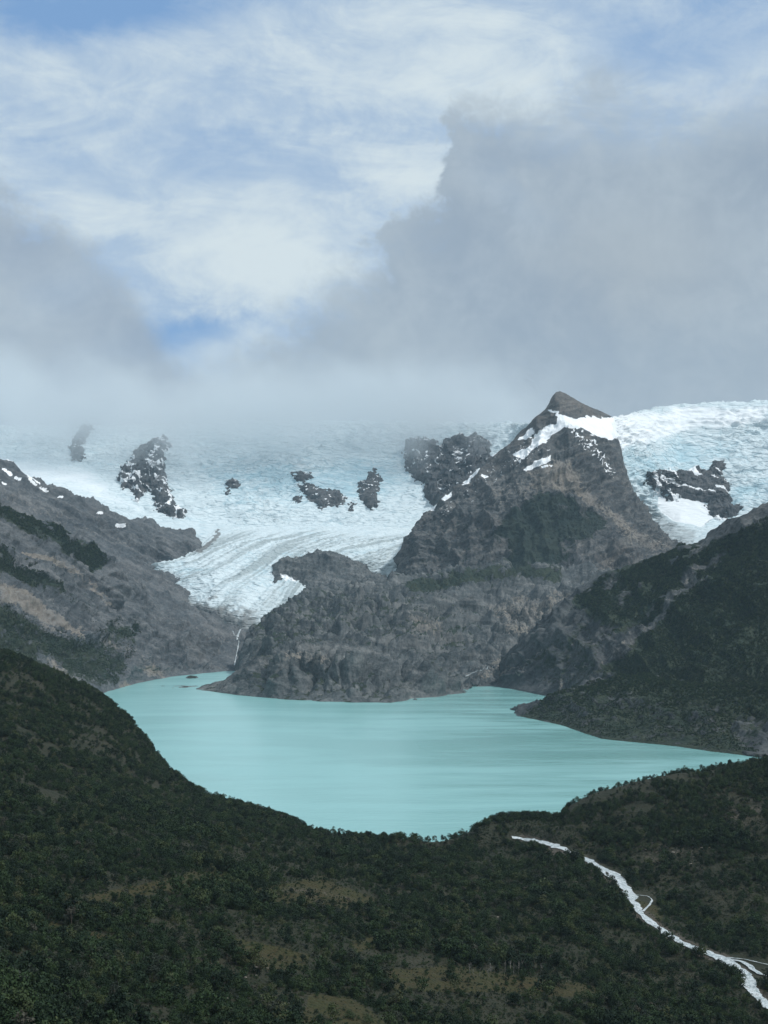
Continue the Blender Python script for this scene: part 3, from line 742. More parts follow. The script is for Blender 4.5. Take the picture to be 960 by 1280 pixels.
def ground_mat():
    m, t, b, pos = new_mat('moorland_ground')
    big = n_noise(t, pos, 0.008, 5, 0.6, 0.5)
    med = n_noise(t, pos, 0.05, 5, 0.65, 0.3)
    fine = n_noise(t, pos, 0.4, 5, 0.7)
    col = n_mix(t, (big * 0.5 + med * 0.5).step(0.38, 0.62), (0.021, 0.025, 0.016), (0.040, 0.039, 0.027))
    col = n_mix(t, fine.step(0.35, 0.7) * 0.6, col, (0.030, 0.034, 0.020))
    mead = (n_attr(t, 'meadow') + (med - 0.5) * 0.9 + (fine - 0.5) * 0.4).step(0.35, 0.7)
    mcol = n_mix(t, (med * 0.6 + fine * 0.4).step(0.35, 0.65), (0.050, 0.040, 0.018), (0.038, 0.042, 0.016))
    col = n_mix(t, mead * 0.9, col, mcol)
    bare = (n_attr(t, 'bare') + (fine - 0.5) * 1.0 + (med - 0.5) * 0.8).step(0.42, 0.62)
    col = n_mix(t, bare * 0.8, col, n_mix(t, fine.step(0.3, 0.7), (0.045, 0.037, 0.030), (0.12, 0.105, 0.088)))
    tuft = n_vor(t, pos, 0.35)
    col = n_mix(t, tuft.step(0.55, 0.15) * n_noise(t, pos, 0.11, 4, 0.65).step(0.35, 0.6) * 0.8, col, (0.014, 0.022, 0.011))
    t.links.new(col, b.inputs['Base Color'])
    h = med + fine * 0.5 + n_noise(t, pos, 1.5, 3, 0.6) * 0.15 - tuft * 0.5
    t.links.new(n_bump(t, h, 0.8, 2.5), b.inputs['Normal'])
    return m
GROUND = ground_mat()

def lake_mat():
    m, t, b, pos = new_mat('milky_meltwater')
    broad = n_noise(t, n_map(t, pos, (0.0011, 0.0026, 0.0), (0, 0, 0.22)), 1.0, 5, 0.6, 0.6)
    streak = n_noise(t, n_map(t, pos, (0.0024, 0.0085, 0.0), (0, 0, 0.16)), 1.0, 6, 0.65, 0.5)
    xs = t.nodes.new('ShaderNodeSeparateXYZ'); t.links.new(pos, xs.inputs[0])
    gust = (broad * 0.6 + streak * 0.4).step(0.42, 0.60)
    side = Ex(t, xs.outputs[0]).step(-200.0, 500.0) * 0.75 + 0.25
    gust = 1.0 - (1.0 - gust) * side
    col = n_mix(t, gust, (0.185, 0.415, 0.40), (0.245, 0.495, 0.49))
    t.links.new(col, b.inputs['Base Color'])
    rough = n_mix(t, gust, (0.09, 0.09, 0.09), (0.25, 0.25, 0.25))
    t.links.new(rough, b.inputs['Roughness'])
    b.inputs['Specular IOR Level'].default_value = 0.5
    b.inputs['IOR'].default_value = 1.33
    w = n_noise(t, n_map(t, pos, (0.05, 0.11, 0.0)), 1.0, 5, 0.6)
    t.links.new(n_bump(t, w, 0.35, 2.0), b.inputs['Normal'])
    return m

def foam_mat(name, scale=1.0):
    m, t, b, pos = new_mat(name)
    n1 = n_noise(t, pos, 0.16 * scale, 5, 0.7, 0.6)
    n2 = n_noise(t, pos, 0.55 * scale, 4, 0.7)
    col = n_mix(t, (n1 * 0.5 + n2 * 0.5).step(0.40, 0.58), (0.16, 0.21, 0.22), (0.68, 0.73, 0.75))
    col = n_mix(t, (n1 * 0.45 + n2 * 0.55).step(0.545, 0.595), col, (0.07, 0.065, 0.055))
    t.links.new(col, b.inputs['Base Color'])
    b.inputs['Roughness'].default_value = 0.45
    t.links.new(n_bump(t, n1 + n2 * 0.5, 0.7, 0.8), b.inputs['Normal'])
    return m
FOAM = foam_mat('white_water')

# ------------------------------------------------------------------ build the land
def build(name, key, px0, px1, nu, rows, segs, disp, masks, mat, label, cat):
    P, Q, A = loft(key, px0, px1, nu, rows, segs, disp, masks, mat)
    return link(name, mesh_from(name, P, Q, A, mat), label, cat, kind='structure')

QF = 1.0
def n_(k): return max(2, int(k * QF))
build('ground', 'near', -700, 1400, n_(900), near_rows, [6, 30, 70, 70, 70, 70, 60, 14, 4], near_disp, near_masks, GROUND,
      'dark shrubby moorland of the near valley side, brown between the trees', 'hillside')
build('left_mountain', 'left', -380, 375, n_(620), left_rows, [14, 60, 110, 110, 16], rock_disp(75, 300, 0.9, bil=0.2, strat=(0.45, 0.1, 0.9), samp=0.55), left_masks, ROCK_LEFT,
      'grey brown mountain shoulder with pale scree slides above the left lake shore', 'mountain')
build('left_ridge', 'leftfar', -380, 425, n_(560), leftfar_rows, [10, 40, 70, 80, 80, 14], rock_disp(64, 340, 0.6, bil=0.25, strat=(0.42, 0.1, 0.9), samp=0.5), leftfar_masks, ROCK_LEFT,
      'bluish bare ridge with small snow streaks descending behind the left shoulder to the glacier', 'mountain')
build('peninsula', 'pen', 185, 880, n_(760), pen_rows, [10, 50, 60, 30, 60, 60, 60, 10], rock_disp(62, 330, 0.06, rough=0.55, bil=1.5, strat=(0.1, 0.0, 1.0), samp=0.30, calm=0.7, rw=0.45, rg=0.45, left=(296, 345)), pen_masks, ROCK_PEN,
      'rounded grey rock peninsula jutting into the turquoise lake', 'headland')
build('glacier_hump', 'hump', 322, 538, n_(240), hump_rows, [20, 50, 50, 12], rock_disp(34, 170, 0.8, bil=0.5, calm=0.4), hump_masks, ROCK_PEN,
      'dark ice worn rock hump parting the lower glacier tongue', 'rock')
build('central_peak', 'peak', 445, 975, n_(620), peak_rows, [12, 60, 90, 60, 90, 16], peak_disp, peak_masks, ROCK_PEAK,
      'brown pyramid mountain with a pointed summit and snow saddle between the glaciers', 'mountain')
build('right_mountain', 'right', 565, 1500, n_(800), right_rows, [12, 70, 70, 70, 70, 14], rock_disp(56, 340, 1.5, rough=0.7, bil=0.3, strat=(-0.75, 0.2, 0.7), samp=0.35, crest=5.0), right_masks, ROCK_RIGHT,
      'dark green mountain flank falling to the right lake shore', 'mountain')
build('right_spur', 'spur', 605, 1500, n_(720), spur_rows, [12, 60, 50, 16], rock_disp(26, 220, 0.9, rough=0.6, bil=0.6, calm=0.8), spur_masks, ROCK_RIGHT,
      'low dark rocky spur ending in a point in the lake below the right mountain', 'headland')
build('ice_field', 'ice', -600, 1500, n_(1100), ice_rows, [10, 40, 70, 90, 90, 16], ice_disp, ice_masks, ICE,
      'white and pale blue crevassed ice field covering the high slopes under the clouds', 'ice field')
build('glacier', 'tongue', 187, 545, n_(420), tongue_rows, [6, 10, 70, 70, 70, 50, 10], tongue_disp, tongue_masks, TONGUE_ICE,
      'grey streaked glacier tongue flowing down to a bare gorge', 'glacier')

# the brow of the hill the viewer stands on
hx, hy = np.meshgrid(np.linspace(-420, 420, 120), np.linspace(-320, 430, 110))
hz = 298.2 - 0.46 * np.maximum(hy - 3, 0) - 0.10 * np.maximum(np.abs(hx) - 4, 0) - 0.05 * np.maximum(-hy - 20, 0)
HP = np.stack([hx, hy, hz], -1).reshape(-1, 3)
HP[:, 2] += (2.5 * fbm(HP / 60.0, 4)) * sstep(6, 60, np.hypot(HP[:, 0], HP[:, 1]))
link('hilltop', mesh_from('hilltop', HP, grid_quads(110, 120), dict(meadow=np.full(len(HP), .4), bare=np.full(len(HP), .2)), GROUND), 'grassy hill brow under the viewpoint', 'hillside', kind='structure')

# a ground sheet under everything, out to the horizon
def sheet(name, pts, z, mat, label, cat):
    V = [(x, y, z) for x, y in pts]
    me = bpy.data.meshes.new(name); me.from_pydata(V, [], [tuple(range(len(V)))]); me.materials.append(mat)
    return link(name, me, label, cat, kind='structure')
sheet('terrain', [(-40000, -20000), (40000, -20000), (40000, 60000), (-40000, 60000)], -55.0, ROCK_LEFT, 'plain valley bottom under the lake and the hills', 'terrain')

# the lake
u = np.linspace(-900, 1500, 160)
a = row_points(lake_near, u); bfar = row_points(lake_far, u)
tt = np.linspace(0, 1, 40)[:, None, None]
G = a[None] * (1 - tt) + bfar[None] * tt
Q = grid_quads(40, 160)
link('lake', mesh_from('lake', G.reshape(-1, 3), Q, None, lake_mat()), 'milky turquoise glacial lake with wind streaks', 'lake', kind='structure')

# ------------------------------------------------------------------ rock outcrops standing out of the ice
def outcrop(polys, key, height, label, name='rock_outcrop', snow_amt=0.5, rough=1.0, mat=ROCK_OUT, fall=5.0, jag=9.0):
    allp = np.concatenate([np.asarray(p, float) for p in polys])
    x0, y0 = allp.min(0) - 6; x1, y1 = allp.max(0) + 6
    step = 0.8
    xs = np.arange(x0, x1, step); ys = np.arange(y1, y0, -step)
    nu, nv = len(xs), len(ys)
    G = np.full((nv, nu, 3), np.nan); N = np.zeros((nv, nu, 3))
    for j, py in enumerate(ys):
        for i, px in enumerate(xs):
            loc, nor = cast_px(key, px, py)
            if loc is not None:
                G[j, i] = loc; N[j, i] = nor if nor[2] > 0 else (-nor[0], -nor[1], -nor[2])
    ok = ~np.isnan(G[..., 0])
    P = np.nan_to_num(G.reshape(-1, 3))
    PX, PY = np.meshgrid(xs, ys)
    ps = P / 52.0
    sd = np.maximum.reduce([sd_poly(PX.ravel() + jag * fbm(ps, 5, gain=0.62), PY.ravel() + jag * fbm(ps + 33.3, 5, gain=0.62), p) for p in polys])
    sd = sd + 3.0 * (ridged(P / np.array([45.0, 45.0, 30.0]) + 2.2, 4) - 0.45)
    h = height * (1 - np.exp(-np.maximum(sd, 0) / fall)) + np.where(sd < 0, sd * 3.0, 0)
    W = warp(P, 160.0, 40.0)
    k = sstep(-1, 5, sd)
    n = N.reshape(-1, 3) * 0.5 + np.array([0, -0.55, 0.35])
    h = h + rough * k * (height * 0.85 * (ridged(W / np.array([95.0, 95.0, 190.0]), 5, gain=0.5) - 0.4) + 5 * fbm(P / 24.0, 3))
    V = P + n / np.linalg.norm(n, axis=1, keepdims=True) * h[:, None]
    keep = ok.ravel() & (sd > -3.0)
    Q = grid_quads(nv, nu, keep.reshape(nv, nu))
    used = np.unique(Q); remap = np.full(len(V), -1); remap[used] = np.arange(len(used))
    up = grid_normals(V.reshape(nv, nu, 3)).reshape(-1, 3)
    up = up * np.sign(up[:, 2:3].mean())
    q_ = P.copy(); q_[:, 0] += 0.5 * P[:, 2]
    snow = snow_amt * 1.25 * sstep(0.40, 0.66, ridged(q_ / np.array([110.0, 160.0, 210.0]) + 7.7, 4, gain=0.45)) + 0.25 * sstep(0.75, 0.95, up[:, 2]) * (snow_amt > 0)
    at = dict(snow=snow[used], veg=np.zeros(len(used)), scree=np.zeros(len(used)))
    return link(name, mesh_from(name, V[used], remap[Q], at, mat), label, 'rock outcrop', 'rock outcrops in the ice', kind='structure')

outcrop([[(148, 598), (152, 584), (162, 577), (166, 566), (180, 555), (192, 548), (208, 546), (214, 558), (206, 568), (206, 588), (210, 604), (216, 622), (222, 634), (238, 640), (226, 648), (208, 644), (194, 636), (194, 624), (186, 612), (176, 620), (170, 626), (165, 612), (152, 610)], [(166, 618), (172, 616), (172, 626), (167, 625)]],
        'ice', 55, 'tall dark rock fang in the ice with its top in the cloud', snow_amt=0.42)
outcrop([[(86, 562), (92, 546), (98, 536), (106, 530), (118, 534), (110, 545), (104, 556), (106, 574), (96, 578), (90, 576)]],
        'ice', 40, 'thin faint rock tower half lost in cloud at the far left of the ice', snow_amt=0.3)
outcrop([[(282, 602), (286, 598), (298, 598), (302, 604), (296, 611), (284, 610)], [(279, 614), (287, 612), (286, 619), (280, 618)]],
        'ice', 24, 'small black rock island left of centre in the icefall', snow_amt=0.25)
outcrop([[(362, 592), (376, 590), (388, 590), (390, 597), (382, 602), (372, 602)], [(370, 606), (386, 602), (396, 610), (414, 614), (424, 612), (432, 622), (430, 632), (418, 632), (404, 636), (394, 630), (384, 624), (374, 612)], [(367, 620), (380, 620), (376, 628), (368, 627)]],
        'ice', 30, 'broken black rock band slanting across the middle of the icefall', snow_amt=0.3)
outcrop([[(449, 604), (458, 598), (462, 590), (468, 584), (472, 592), (479, 598), (474, 606), (472, 618), (474, 630), (464, 638), (455, 632), (448, 622)], [(434, 630), (444, 630), (442, 638), (436, 637)]],
        'ice', 34, 'narrow upright black rock rib beside the broken band in the icefall', snow_amt=0.3)
outcrop([[(505, 568), (506, 556), (516, 549), (530, 548), (543, 553), (550, 560), (556, 550), (570, 546), (582, 548), (600, 545), (613, 556), (614, 572), (606, 590), (590, 606), (575, 622), (560, 630), (546, 634), (536, 630), (530, 616), (532, 604), (520, 602), (508, 586)]],
        'ice', 70, 'broad misty grey rock buttress left of the central peak', snow_amt=0.36)
outcrop([[(808, 604), (810, 592), (822, 590), (836, 586), (848, 590), (868, 584), (884, 588), (893, 575), (906, 576), (905, 588), (902, 596), (914, 606), (910, 614), (916, 628), (928, 634), (922, 644), (902, 650), (886, 644), (884, 628), (872, 626), (852, 624), (836, 628), (820, 618)]],
        'ice', 34, 'jagged black rock with snow ledges in the ice right of the central peak', snow_amt=0.52)

# islet near the far shore
def lump(name, px, py, rx, ry, h, label, cat, mat):
    c = world_at(px, py, 300.0 * F / (py - 740.0)); nu, nv = 40, 28
    U, Vv = np.meshgrid(np.linspace(-1, 1, nu), np.linspace(-1, 1, nv))
    r2 = 1 - U ** 2 - Vv ** 2
    P = np.stack([c[0] + U * rx, c[1] + Vv * ry, np.zeros_like(U)], -1)
    n = fbm(P.reshape(-1, 3) / (rx * 0.5), 4).reshape(nv, nu)
    P[..., 2] = h * np.maximum(r2, -0.3) + h * 0.8 * n * (r2 > 0) - 0.2
    at = dict(snow=np.zeros(nu * nv), veg=np.full(nu * nv, .2), scree=np.zeros(nu * nv))
    return link(name, mesh_from(name, P.reshape(-1, 3), grid_quads(nv, nu), at, mat), label, cat, kind='structure')
lump('islet', 240, 846.5, 22, 45, 7, 'flat dark rock islet in the far left arm of the lake', 'islet', ROCK_PEN)
lump('islet', 519, 873.5, 6, 12, 3, 'tiny dark rock islet off the blunt end of the peninsula', 'islet', ROCK_PEN)

# ------------------------------------------------------------------ running water
def ribbon_points(key, line, lift, wob=0.35, sub=5, seedv=0.0, wide=1.0):
    """line: (px, py, half width in metres); follows the ground under it"""
    L = np.asarray(line, float)
    d = np.concatenate([[0], np.cumsum(np.hypot(*np.diff(L[:, :2], axis=0).T))])
    n = max(6, int(d[-1] / 1.2)); q = np.linspace(0, d[-1], n)
    px, py, w = (np.interp(q, d, L[:, k]) for k in range(3))
    w = w * wide
    cen = []
    for a_, b_ in zip(px, py):
        loc, nor = cast_px(key, a_, b_)
        cen.append(loc if loc is not None else (cen[-1] if cen else Vector((0, 0, 0))))
    C = np.array([list(c) for c in cen])
    # smooth and keep it flowing downhill
    for _ in range(3): C[1:-1] = 0.25 * C[:-2] + 0.5 * C[1:-1] + 0.25 * C[2:]
    T = np.gradient(C, axis=0); T[:, 2] = 0
    T /= np.linalg.norm(T, axis=1, keepdims=True) + 1e-9
    S = np.stack([-T[:, 1], T[:, 0], 0 * T[:, 0]], -1)
    nz = perlin(C / 16.0 + seedv); nz2 = perlin(C / 16.0 + 50 + seedv); nz3 = perlin(C / 6.0 + 9 + seedv)
    wl = w * (1 + wob * 1.6 * nz + 0.4 * nz3); wr = w * (1 + wob * 1.6 * nz2 - 0.4 * nz3)
    tt = np.linspace(-1, 1, sub)
    P = np.zeros((n, sub, 3))
    for k, t_ in enumerate(tt):
        off = np.where(t_ < 0, t_ * wl, t_ * wr)
        P[:, k] = C + S * off[:, None]
    for i in range(n):
        zc = None
        for k in range(sub):
            loc, nor = cast_down(key, P[i, k, 0], P[i, k, 1])
            if loc is not None: P[i, k, 2] = loc[2] + lift
    return P

def water_run(name, key, lines, lift, label, cat, sub=5, wide=1.0):
    Vs, Qs, o = [], [], 0
    for j, l in enumerate(lines):
        P = ribbon_points(key, l, lift + 0.05 * j, sub=sub, seedv=7.0 * j, wide=wide)
        Q = grid_quads(P.shape[0], P.shape[1]) + o
        Vs.append(P.reshape(-1, 3)); Qs.append(Q); o += P.shape[0] * P.shape[1]
    return link(name, mesh_from(name, np.concatenate(Vs), np.concatenate(Qs), None, FOAM), label, cat, kind='structure')

STREAM_LINES = [
    [(640, 1047, 1.5), (655, 1050, 2.2), (670, 1052, 3.0), (690, 1057, 4.0), (715, 1066, 4.0), (735, 1076, 4.6), (752, 1086, 5.5), (768, 1093, 5.5), (776, 1104, 5.5), (784, 1113, 6.0), (787, 1122, 5.0), (795, 1132, 3.0), (802, 1143, 3.0), (815, 1155, 4.2), (828, 1164, 3.6), (850, 1178, 4.0), (870, 1186, 4.6), (895, 1196, 5.5), (910, 1203, 5.0), (928, 1214, 3.4), (936, 1226, 4.0), (940, 1236, 4.0), (947, 1246, 3.0), (965, 1262, 3.0)],
    [(752, 1086, 2.4), (757, 1095, 2.6), (764, 1099, 1.6)],
    [(789, 1119, 0.4), (800, 1120, 0.4), (810, 1121, 0.6), (816, 1126, 0.7), (812, 1132, 0.7), (804, 1140, 0.9)],
    [(912, 1201, 1.8), (925, 1202, 2.2), (936, 1208, 2.0), (948, 1218, 2.0), (962, 1222, 1.8)],
    [(905, 1198, 1.4), (930, 1200, 1.4), (955, 1206, 1.8), (985, 1212, 1.8)],
]
water_run('stream', 'near', STREAM_LINES, 0.8, 'white foaming stream braiding down the right side of the near valley', 'stream', wide=1.25)
water_run('waterfall', 'leftfar', [[(303, 785, 2.0), (299, 790, 4.5), (296, 796, 4.0), (299, 803, 2.0), (297, 812, 1.6), (295, 822, 1.4), (293, 832, 2.2)], [(291, 789, 1.6), (295, 797, 1.2)]], 2.0,
          'thin white waterfall dropping from the glacier snout to the far shore', 'waterfall', 3)
water_run('waterfall', 'pen', [[(616, 833, 0.7), (604, 837, 0.8), (592, 841, 0.9), (582, 846, 1.2)]], 1.5,
          'short white waterfall entering the lake behind the peninsula', 'waterfall', 3)
# ------------------------------------------------------------------ trees
def leaf_mat(name, c1, c2, c3):
    m, t, b, pos = new_mat(name)
    oi = t.nodes.new('ShaderNodeObjectInfo')
    r = Ex(t, oi.outputs['Random'])
    n = n_noise(t, pos, 0.9, 3, 0.6)
    big = n_noise(t, pos, 0.012, 3, 0.6)
    col = n_mix(t, (r * 1.0 + big * 0.5 - 0.25).step(0.15, 0.85), c1, c2)
    col = n_mix(t, r.step(0.80, 0.97) * 0.9, col, c3)
    col = n_mix(t, n.step(0.3, 0.7) * 0.45, col, tuple(0.5 * c for c in c1))
    t.links.new(col, b.inputs['Base Color'])
    b.inputs['Roughness'].default_value = 0.75
    b.inputs['Specular IOR Level'].default_value = 0.2
    return m
LEAF = [leaf_mat('dark_beech_leaves', (0.007, 0.019, 0.009), (0.029, 0.056, 0.019), (0.060, 0.080, 0.030)),
        leaf_mat('olive_beech_leaves', (0.011, 0.028, 0.012), (0.038, 0.064, 0.023), (0.072, 0.078, 0.036)),
        leaf_mat('grey_green_leaves', (0.024, 0.034, 0.024), (0.046, 0.054, 0.037), (0.068, 0.064, 0.049))]
def plain_mat(name, c, c2, sc):
    m, t, b, pos = new_mat(name)
    t.links.new(n_mix(t, n_noise(t, pos, sc, 4, 0.6).step(0.3, 0.7), c, c2), b.inputs['Base Color'])
    return m
BARK = plain_mat('bark', (0.05, 0.042, 0.034), (0.10, 0.088, 0.075), 3.0)
SNAG = plain_mat('bleached_wood', (0.12, 0.115, 0.105), (0.25, 0.24, 0.225), 2.0)
STONE = plain_mat('pale_stone', (0.16, 0.145, 0.125), (0.30, 0.275, 0.24), 1.2)

def crown_mesh(name, seed, clumps, leaves, leaf, mat):
    """clumps: (x, y, z, rx, rz) in units of the tree's height; many small leaf sprays through the volume"""
    r = np.random.default_rng(seed)
    V, Q = [], []
    o = 0
    for (cx, cy, cz, rx, rz) in clumps:
        n = int(leaves * (rx * rx + rx * rz) / 0.06)
        d = r.normal(size=(n, 3)); d /= np.linalg.norm(d, axis=1, keepdims=True)
        d[:, 2] = np.where(r.random(n) < 0.35, np.abs(d[:, 2]), d[:, 2])
        rad = 0.62 + 0.48 * r.random(n) ** 0.7
        c = np.array([cx, cy, cz]) + d * rad[:, None] * np.array([rx, rx, rz])
        nrm = d + 0.75 * r.normal(size=(n, 3)); nrm[:, 2] += 0.35
        nrm /= np.linalg.norm(nrm, axis=1, keepdims=True)
        a = np.cross(nrm, r.normal(size=(n, 3))); a /= np.linalg.norm(a, axis=1, keepdims=True)
        b = np.cross(nrm, a)
        s = leaf * (0.6 + 0.9 * r.random(n))[:, None]; e = (0.5 + 0.5 * r.random(n))[:, None]
        q = np.stack([c - a * s, c - b * s * e, c + a * s, c + b * s * e], 1)
        q += r.normal(size=q.shape) * leaf * 0.18
        V.append(q.reshape(-1, 3)); Q.append(np.arange(4 * n).reshape(n, 4) + o); o += 4 * n
    return mesh_from(name, np.concatenate(V), np.concatenate(Q), None, mat, smooth=False)

def stem_mesh(name, seed, limbs, mat, sides=5):
    """limbs: lists of (x, y, z, radius), tapered tubes joined in one mesh"""
    V, Q, o = [], [], 0
    ang = np.linspace(0, 2 * math.pi, sides, endpoint=False)
    for L in limbs:
        L = np.asarray(L, float)
        T = np.gradient(L[:, :3], axis=0); T /= np.linalg.norm(T, axis=1, keepdims=True)
        ref = np.where(np.abs(T[:, 2:3]) > 0.9, [[1.0, 0, 0]], [[0, 0, 1.0]])
        A = np.cross(T, ref); A /= np.linalg.norm(A, axis=1, keepdims=True); B = np.cross(T, A)
        ring = L[:, None, :3] + L[:, 3, None, None] * (A[:, None] * np.cos(ang)[None, :, None] + B[:, None] * np.sin(ang)[None, :, None])
        V.append(ring.reshape(-1, 3))
        for i in range(len(L) - 1):
            for k in range(sides):
                k2 = (k + 1) % sides
                Q.append((o + i * sides + k, o + i * sides + k2, o + (i + 1) * sides + k2, o + (i + 1) * sides + k))
        o += len(L) * sides
    return mesh_from(name, np.concatenate(V), np.array(Q), None, mat)

def clumps_dome(r, n, w, z0, z1, cr):
    out = [(0, 0, (z0 + z1) / 2, w * 0.62, (z1 - z0) * 0.42)]
    for _ in range(n):
        a = r.random() * 6.283; q = math.sqrt(r.random()); zz = r.random()
        rr = w * q * math.sqrt(max(0.05, 1 - (zz * 0.92) ** 2))
        c = cr * (0.7 + 0.6 * r.random())
        out.append((rr * math.cos(a), rr * math.sin(a), z0 + (z1 - z0) * (0.15 + 0.75 * zz), c, c * 0.8))
    return out
KINDS = []
_r = random.Random(5)
for k, (form, n, w, z0, z1, cr, mi) in enumerate([
        ('broad domed', 13, 0.42, 0.18, 0.95, 0.17, 0), ('tall oval', 13, 0.26, 0.16, 1.0, 0.14, 0), ('lopsided', 9, 0.36, 0.25, 0.95, 0.18, 1),
        ('low spreading', 12, 0.62, 0.05, 0.80, 0.22, 1), ('open crowned', 8, 0.34, 0.30, 1.0, 0.14, 2), ('rounded', 15, 0.48, 0.05, 0.95, 0.19, 0)]):
    cl = clumps_dome(_r, n, w, z0, z1, cr)
    if form == 'lopsided': cl = [(x + 0.16 * (z - 0.3), y, z * (0.85 + 0.3 * (x > 0)), a_, b_) for x, y, z, a_, b_ in cl]
    cm = crown_mesh('crown_foliage', 100 + k, cl, 30, 0.042, LEAF[mi])
    limbs = [[(0, 0, -0.06, 0.034), (0.01, 0.005, 0.2, 0.026), (0.0, -0.01, 0.5, 0.017), (0.01, 0, 0.8, 0.006)]]
    for c in cl[1:7]:
        limbs.append([(0.005, 0, 0.22 + 0.1 * _r.random(), 0.015), (c[0] * 0.5, c[1] * 0.5, 0.3 + 0.3 * (c[2] - 0.2), 0.011), (c[0], c[1], c[2], 0.004)])
    tm = stem_mesh('trunk_wood', 200 + k, limbs, BARK)
    KINDS.append((form, cm, tm))

# where trees grow
def scatter(key, n, t0, t1, dens, seed, segs=None):
    """random points on a land sheet, weighted by area and by dens(P, px, py)"""
    r = np.random.default_rng(seed)
    L = LAND[key]; G = L['G']; nv, nu = G.shape[:2]
    a = np.linalg.norm(np.cross(np.diff(G, axis=1)[:-1], np.diff(G, axis=0)[:, :-1]), axis=2)
    cen = 0.25 * (G[:-1, :-1] + G[1:, :-1] + G[:-1, 1:] + G[1:, 1:])
    px, py = to_px(cen.reshape(-1, 3))
    j0, j1 = int(t0 * nv), int(t1 * nv)
    msk = np.zeros_like(a); msk[j0:j1] = 1
    w = a * msk * dens(cen.reshape(-1, 3), px, py, j0).reshape(a.shape)
    w = w.ravel() / w.sum()
    idx = r.choice(len(w), size=n, p=w)
    j, i = np.divmod(idx, nu - 1)
    uu, vv = r.random((n, 1)), r.random((n, 1))
    P = (G[j, i] * (1 - uu) + G[j, i + 1] * uu) * (1 - vv) + (G[j + 1, i] * (1 - uu) + G[j + 1, i + 1] * uu) * vv
    return P

CLEAR = [[(s[0], s[1]) for s in l] for l in STREAM_LINES]
def near_density(P, px, py, j0):
    n = fbm(P / 140.0, 4); m = fbm(P / 38.0 + 13, 3)
    d = sstep(-0.22, 0.30, n * 0.7 + m * 0.95)
    wx, wy = wobble(P, px, py, 14, 120)
    mead = paint(wx, wy, MEADOW, 6); bare = paint(wx, wy, BARE, 8)
    d = (0.09 + d) * (1 - 0.60 * mead) * (1 - 0.7 * bare)
    for l in CLEAR: d = d * (sd_line(px, py, l) > 7.5)
    vis = (px > -140) & (px < 1100) & (py < 1330)
    dist = np.clip(P[:, 1] / 1000.0, 0.4, 2)
    return d * np.where(vis, 1.0, 0.0)
NT = 56000
TP = scatter('near', NT, 0.045, 0.975, near_density, 21)
npx, npy = to_px(TP)
hn = fbm(TP / 120.0 + 5, 3); hr = np.random.default_rng(3)
TH = np.clip(hr.lognormal(1.58, 0.40, NT) * (1 + 0.7 * hn), 1.8, 11.0)
TK = hr.choice(6, size=NT, p=[0.20, 0.10, 0.14, 0.24, 0.12, 0.20])
# groves of darker, taller trees
grove = sstep(0.1, 0.3, fbm(TP / 90.0 + 77, 3)); TK = np.where((grove > 0.5) & (hr.random(NT) < 0.7), np.where(hr.random(NT) < 0.5, 0, 5), TK)
TH = TH * (1 + 0.45 * grove)
TH[TK == 3] *= 0.75
inmead = paint(*wobble(TP, npx, npy, 14, 120), MEADOW, 6) > 0.5
TH = np.where(inmead & (hr.random(NT) < 0.85), TH * 0.36, TH)
crest = (npy < 1052) & (npx > 380)
TH = TH * np.interp(TP[:, 1], [500, 1100], [1.25, 1.0])
TH = np.where(TP[:, 1] > 1550, np.clip(TH, 2.0, 9.0), TH)
TR = hr.random(NT) * 6.283

def tree(x, y, z, h, k, rot, label, group, name='tree'):
    form, cm, tm = KINDS[k]
    o = link(name, None, label, 'tree', group)
    o.location = (x, y, z - 0.02 * h); o.scale = (h * 1.0, h, h); o.rotation_euler = (0, 0, rot)
    for nm, me in (('crown', cm), ('trunk', tm)):
        c = bpy.data.objects.new(nm, me); COL.objects.link(c); c.parent = o
    return o

def near_zone(px, py):
    if py < 1060: return 'on the ridge crest against the lake'
    v = 'along the bottom edge' if py > 1235 else 'on the near slope'
    if px < 110: s = 'below the left border'
    elif px < 240: s = 'left of the pale rocks'
    elif px < 380: s = 'near the pale rocks'
    elif px < 520: s = 'at the clearing'
    else: s = 'right of the clearing'
    return v + ' ' + s

placed = []
# trees one can pick out by eye in the photograph
SPECIAL = [
    (672, 1021, 10.5, 4, 'lone open tree standing tallest on the ridge beside the lake outlet notch'),
    (553, 1052, 8.0, 1, 'small pointed tree alone at the lowest dip of the ridge against the lake'),
    (611, 1033, 7.0, 1, 'slim dark tree on the hump of the ridge left of the lone open tree'),
    (913, 960, 11.0, 1, 'tall dark tree on the right hill crest where the lake ends'),
    (936, 958, 9.5, 0, 'round dark tree on the right hill crest beside the taller one'),
    (481, 1047, 9.0, 5, 'bushy dark tree on the ridge crest left of the lowest dip'),
    (497, 1049, 8.0, 1, 'narrow dark tree beside the bushy one on the ridge crest'),
    (299, 1005, 9.0, 1, 'pointed tree sticking up from the left shore ridge against the lake'),
    (616, 1062, 7.5, 5, 'dark round bush alone on brown ground left of the stream head'),
    (60, 1150, 9.0, 5, 'big dark round tree standing at the upper end of the left brown strip'),
    (77, 1180, 10.5, 5, 'biggest dark round tree standing below the left brown strip'),
    (805, 978, 8.0, 1, 'thin dark tree on the middle of the right hill crest'),
    (1, 1130, 9.0, 0, 'dark domed tree cut by the left border above the brown strip'),
]
special_xy = []
for px, py, h, k, lab in SPECIAL:
    loc, nor = cast_px('near', px, py)
    q = py
    while loc is None and q < py + 40:
        q += 2; loc, nor = cast_px('near', px, q)
    tree(loc[0], loc[1], loc[2], h, k, 0.7 * k + px, lab, None)
    special_xy.append((loc[0], loc[1]))
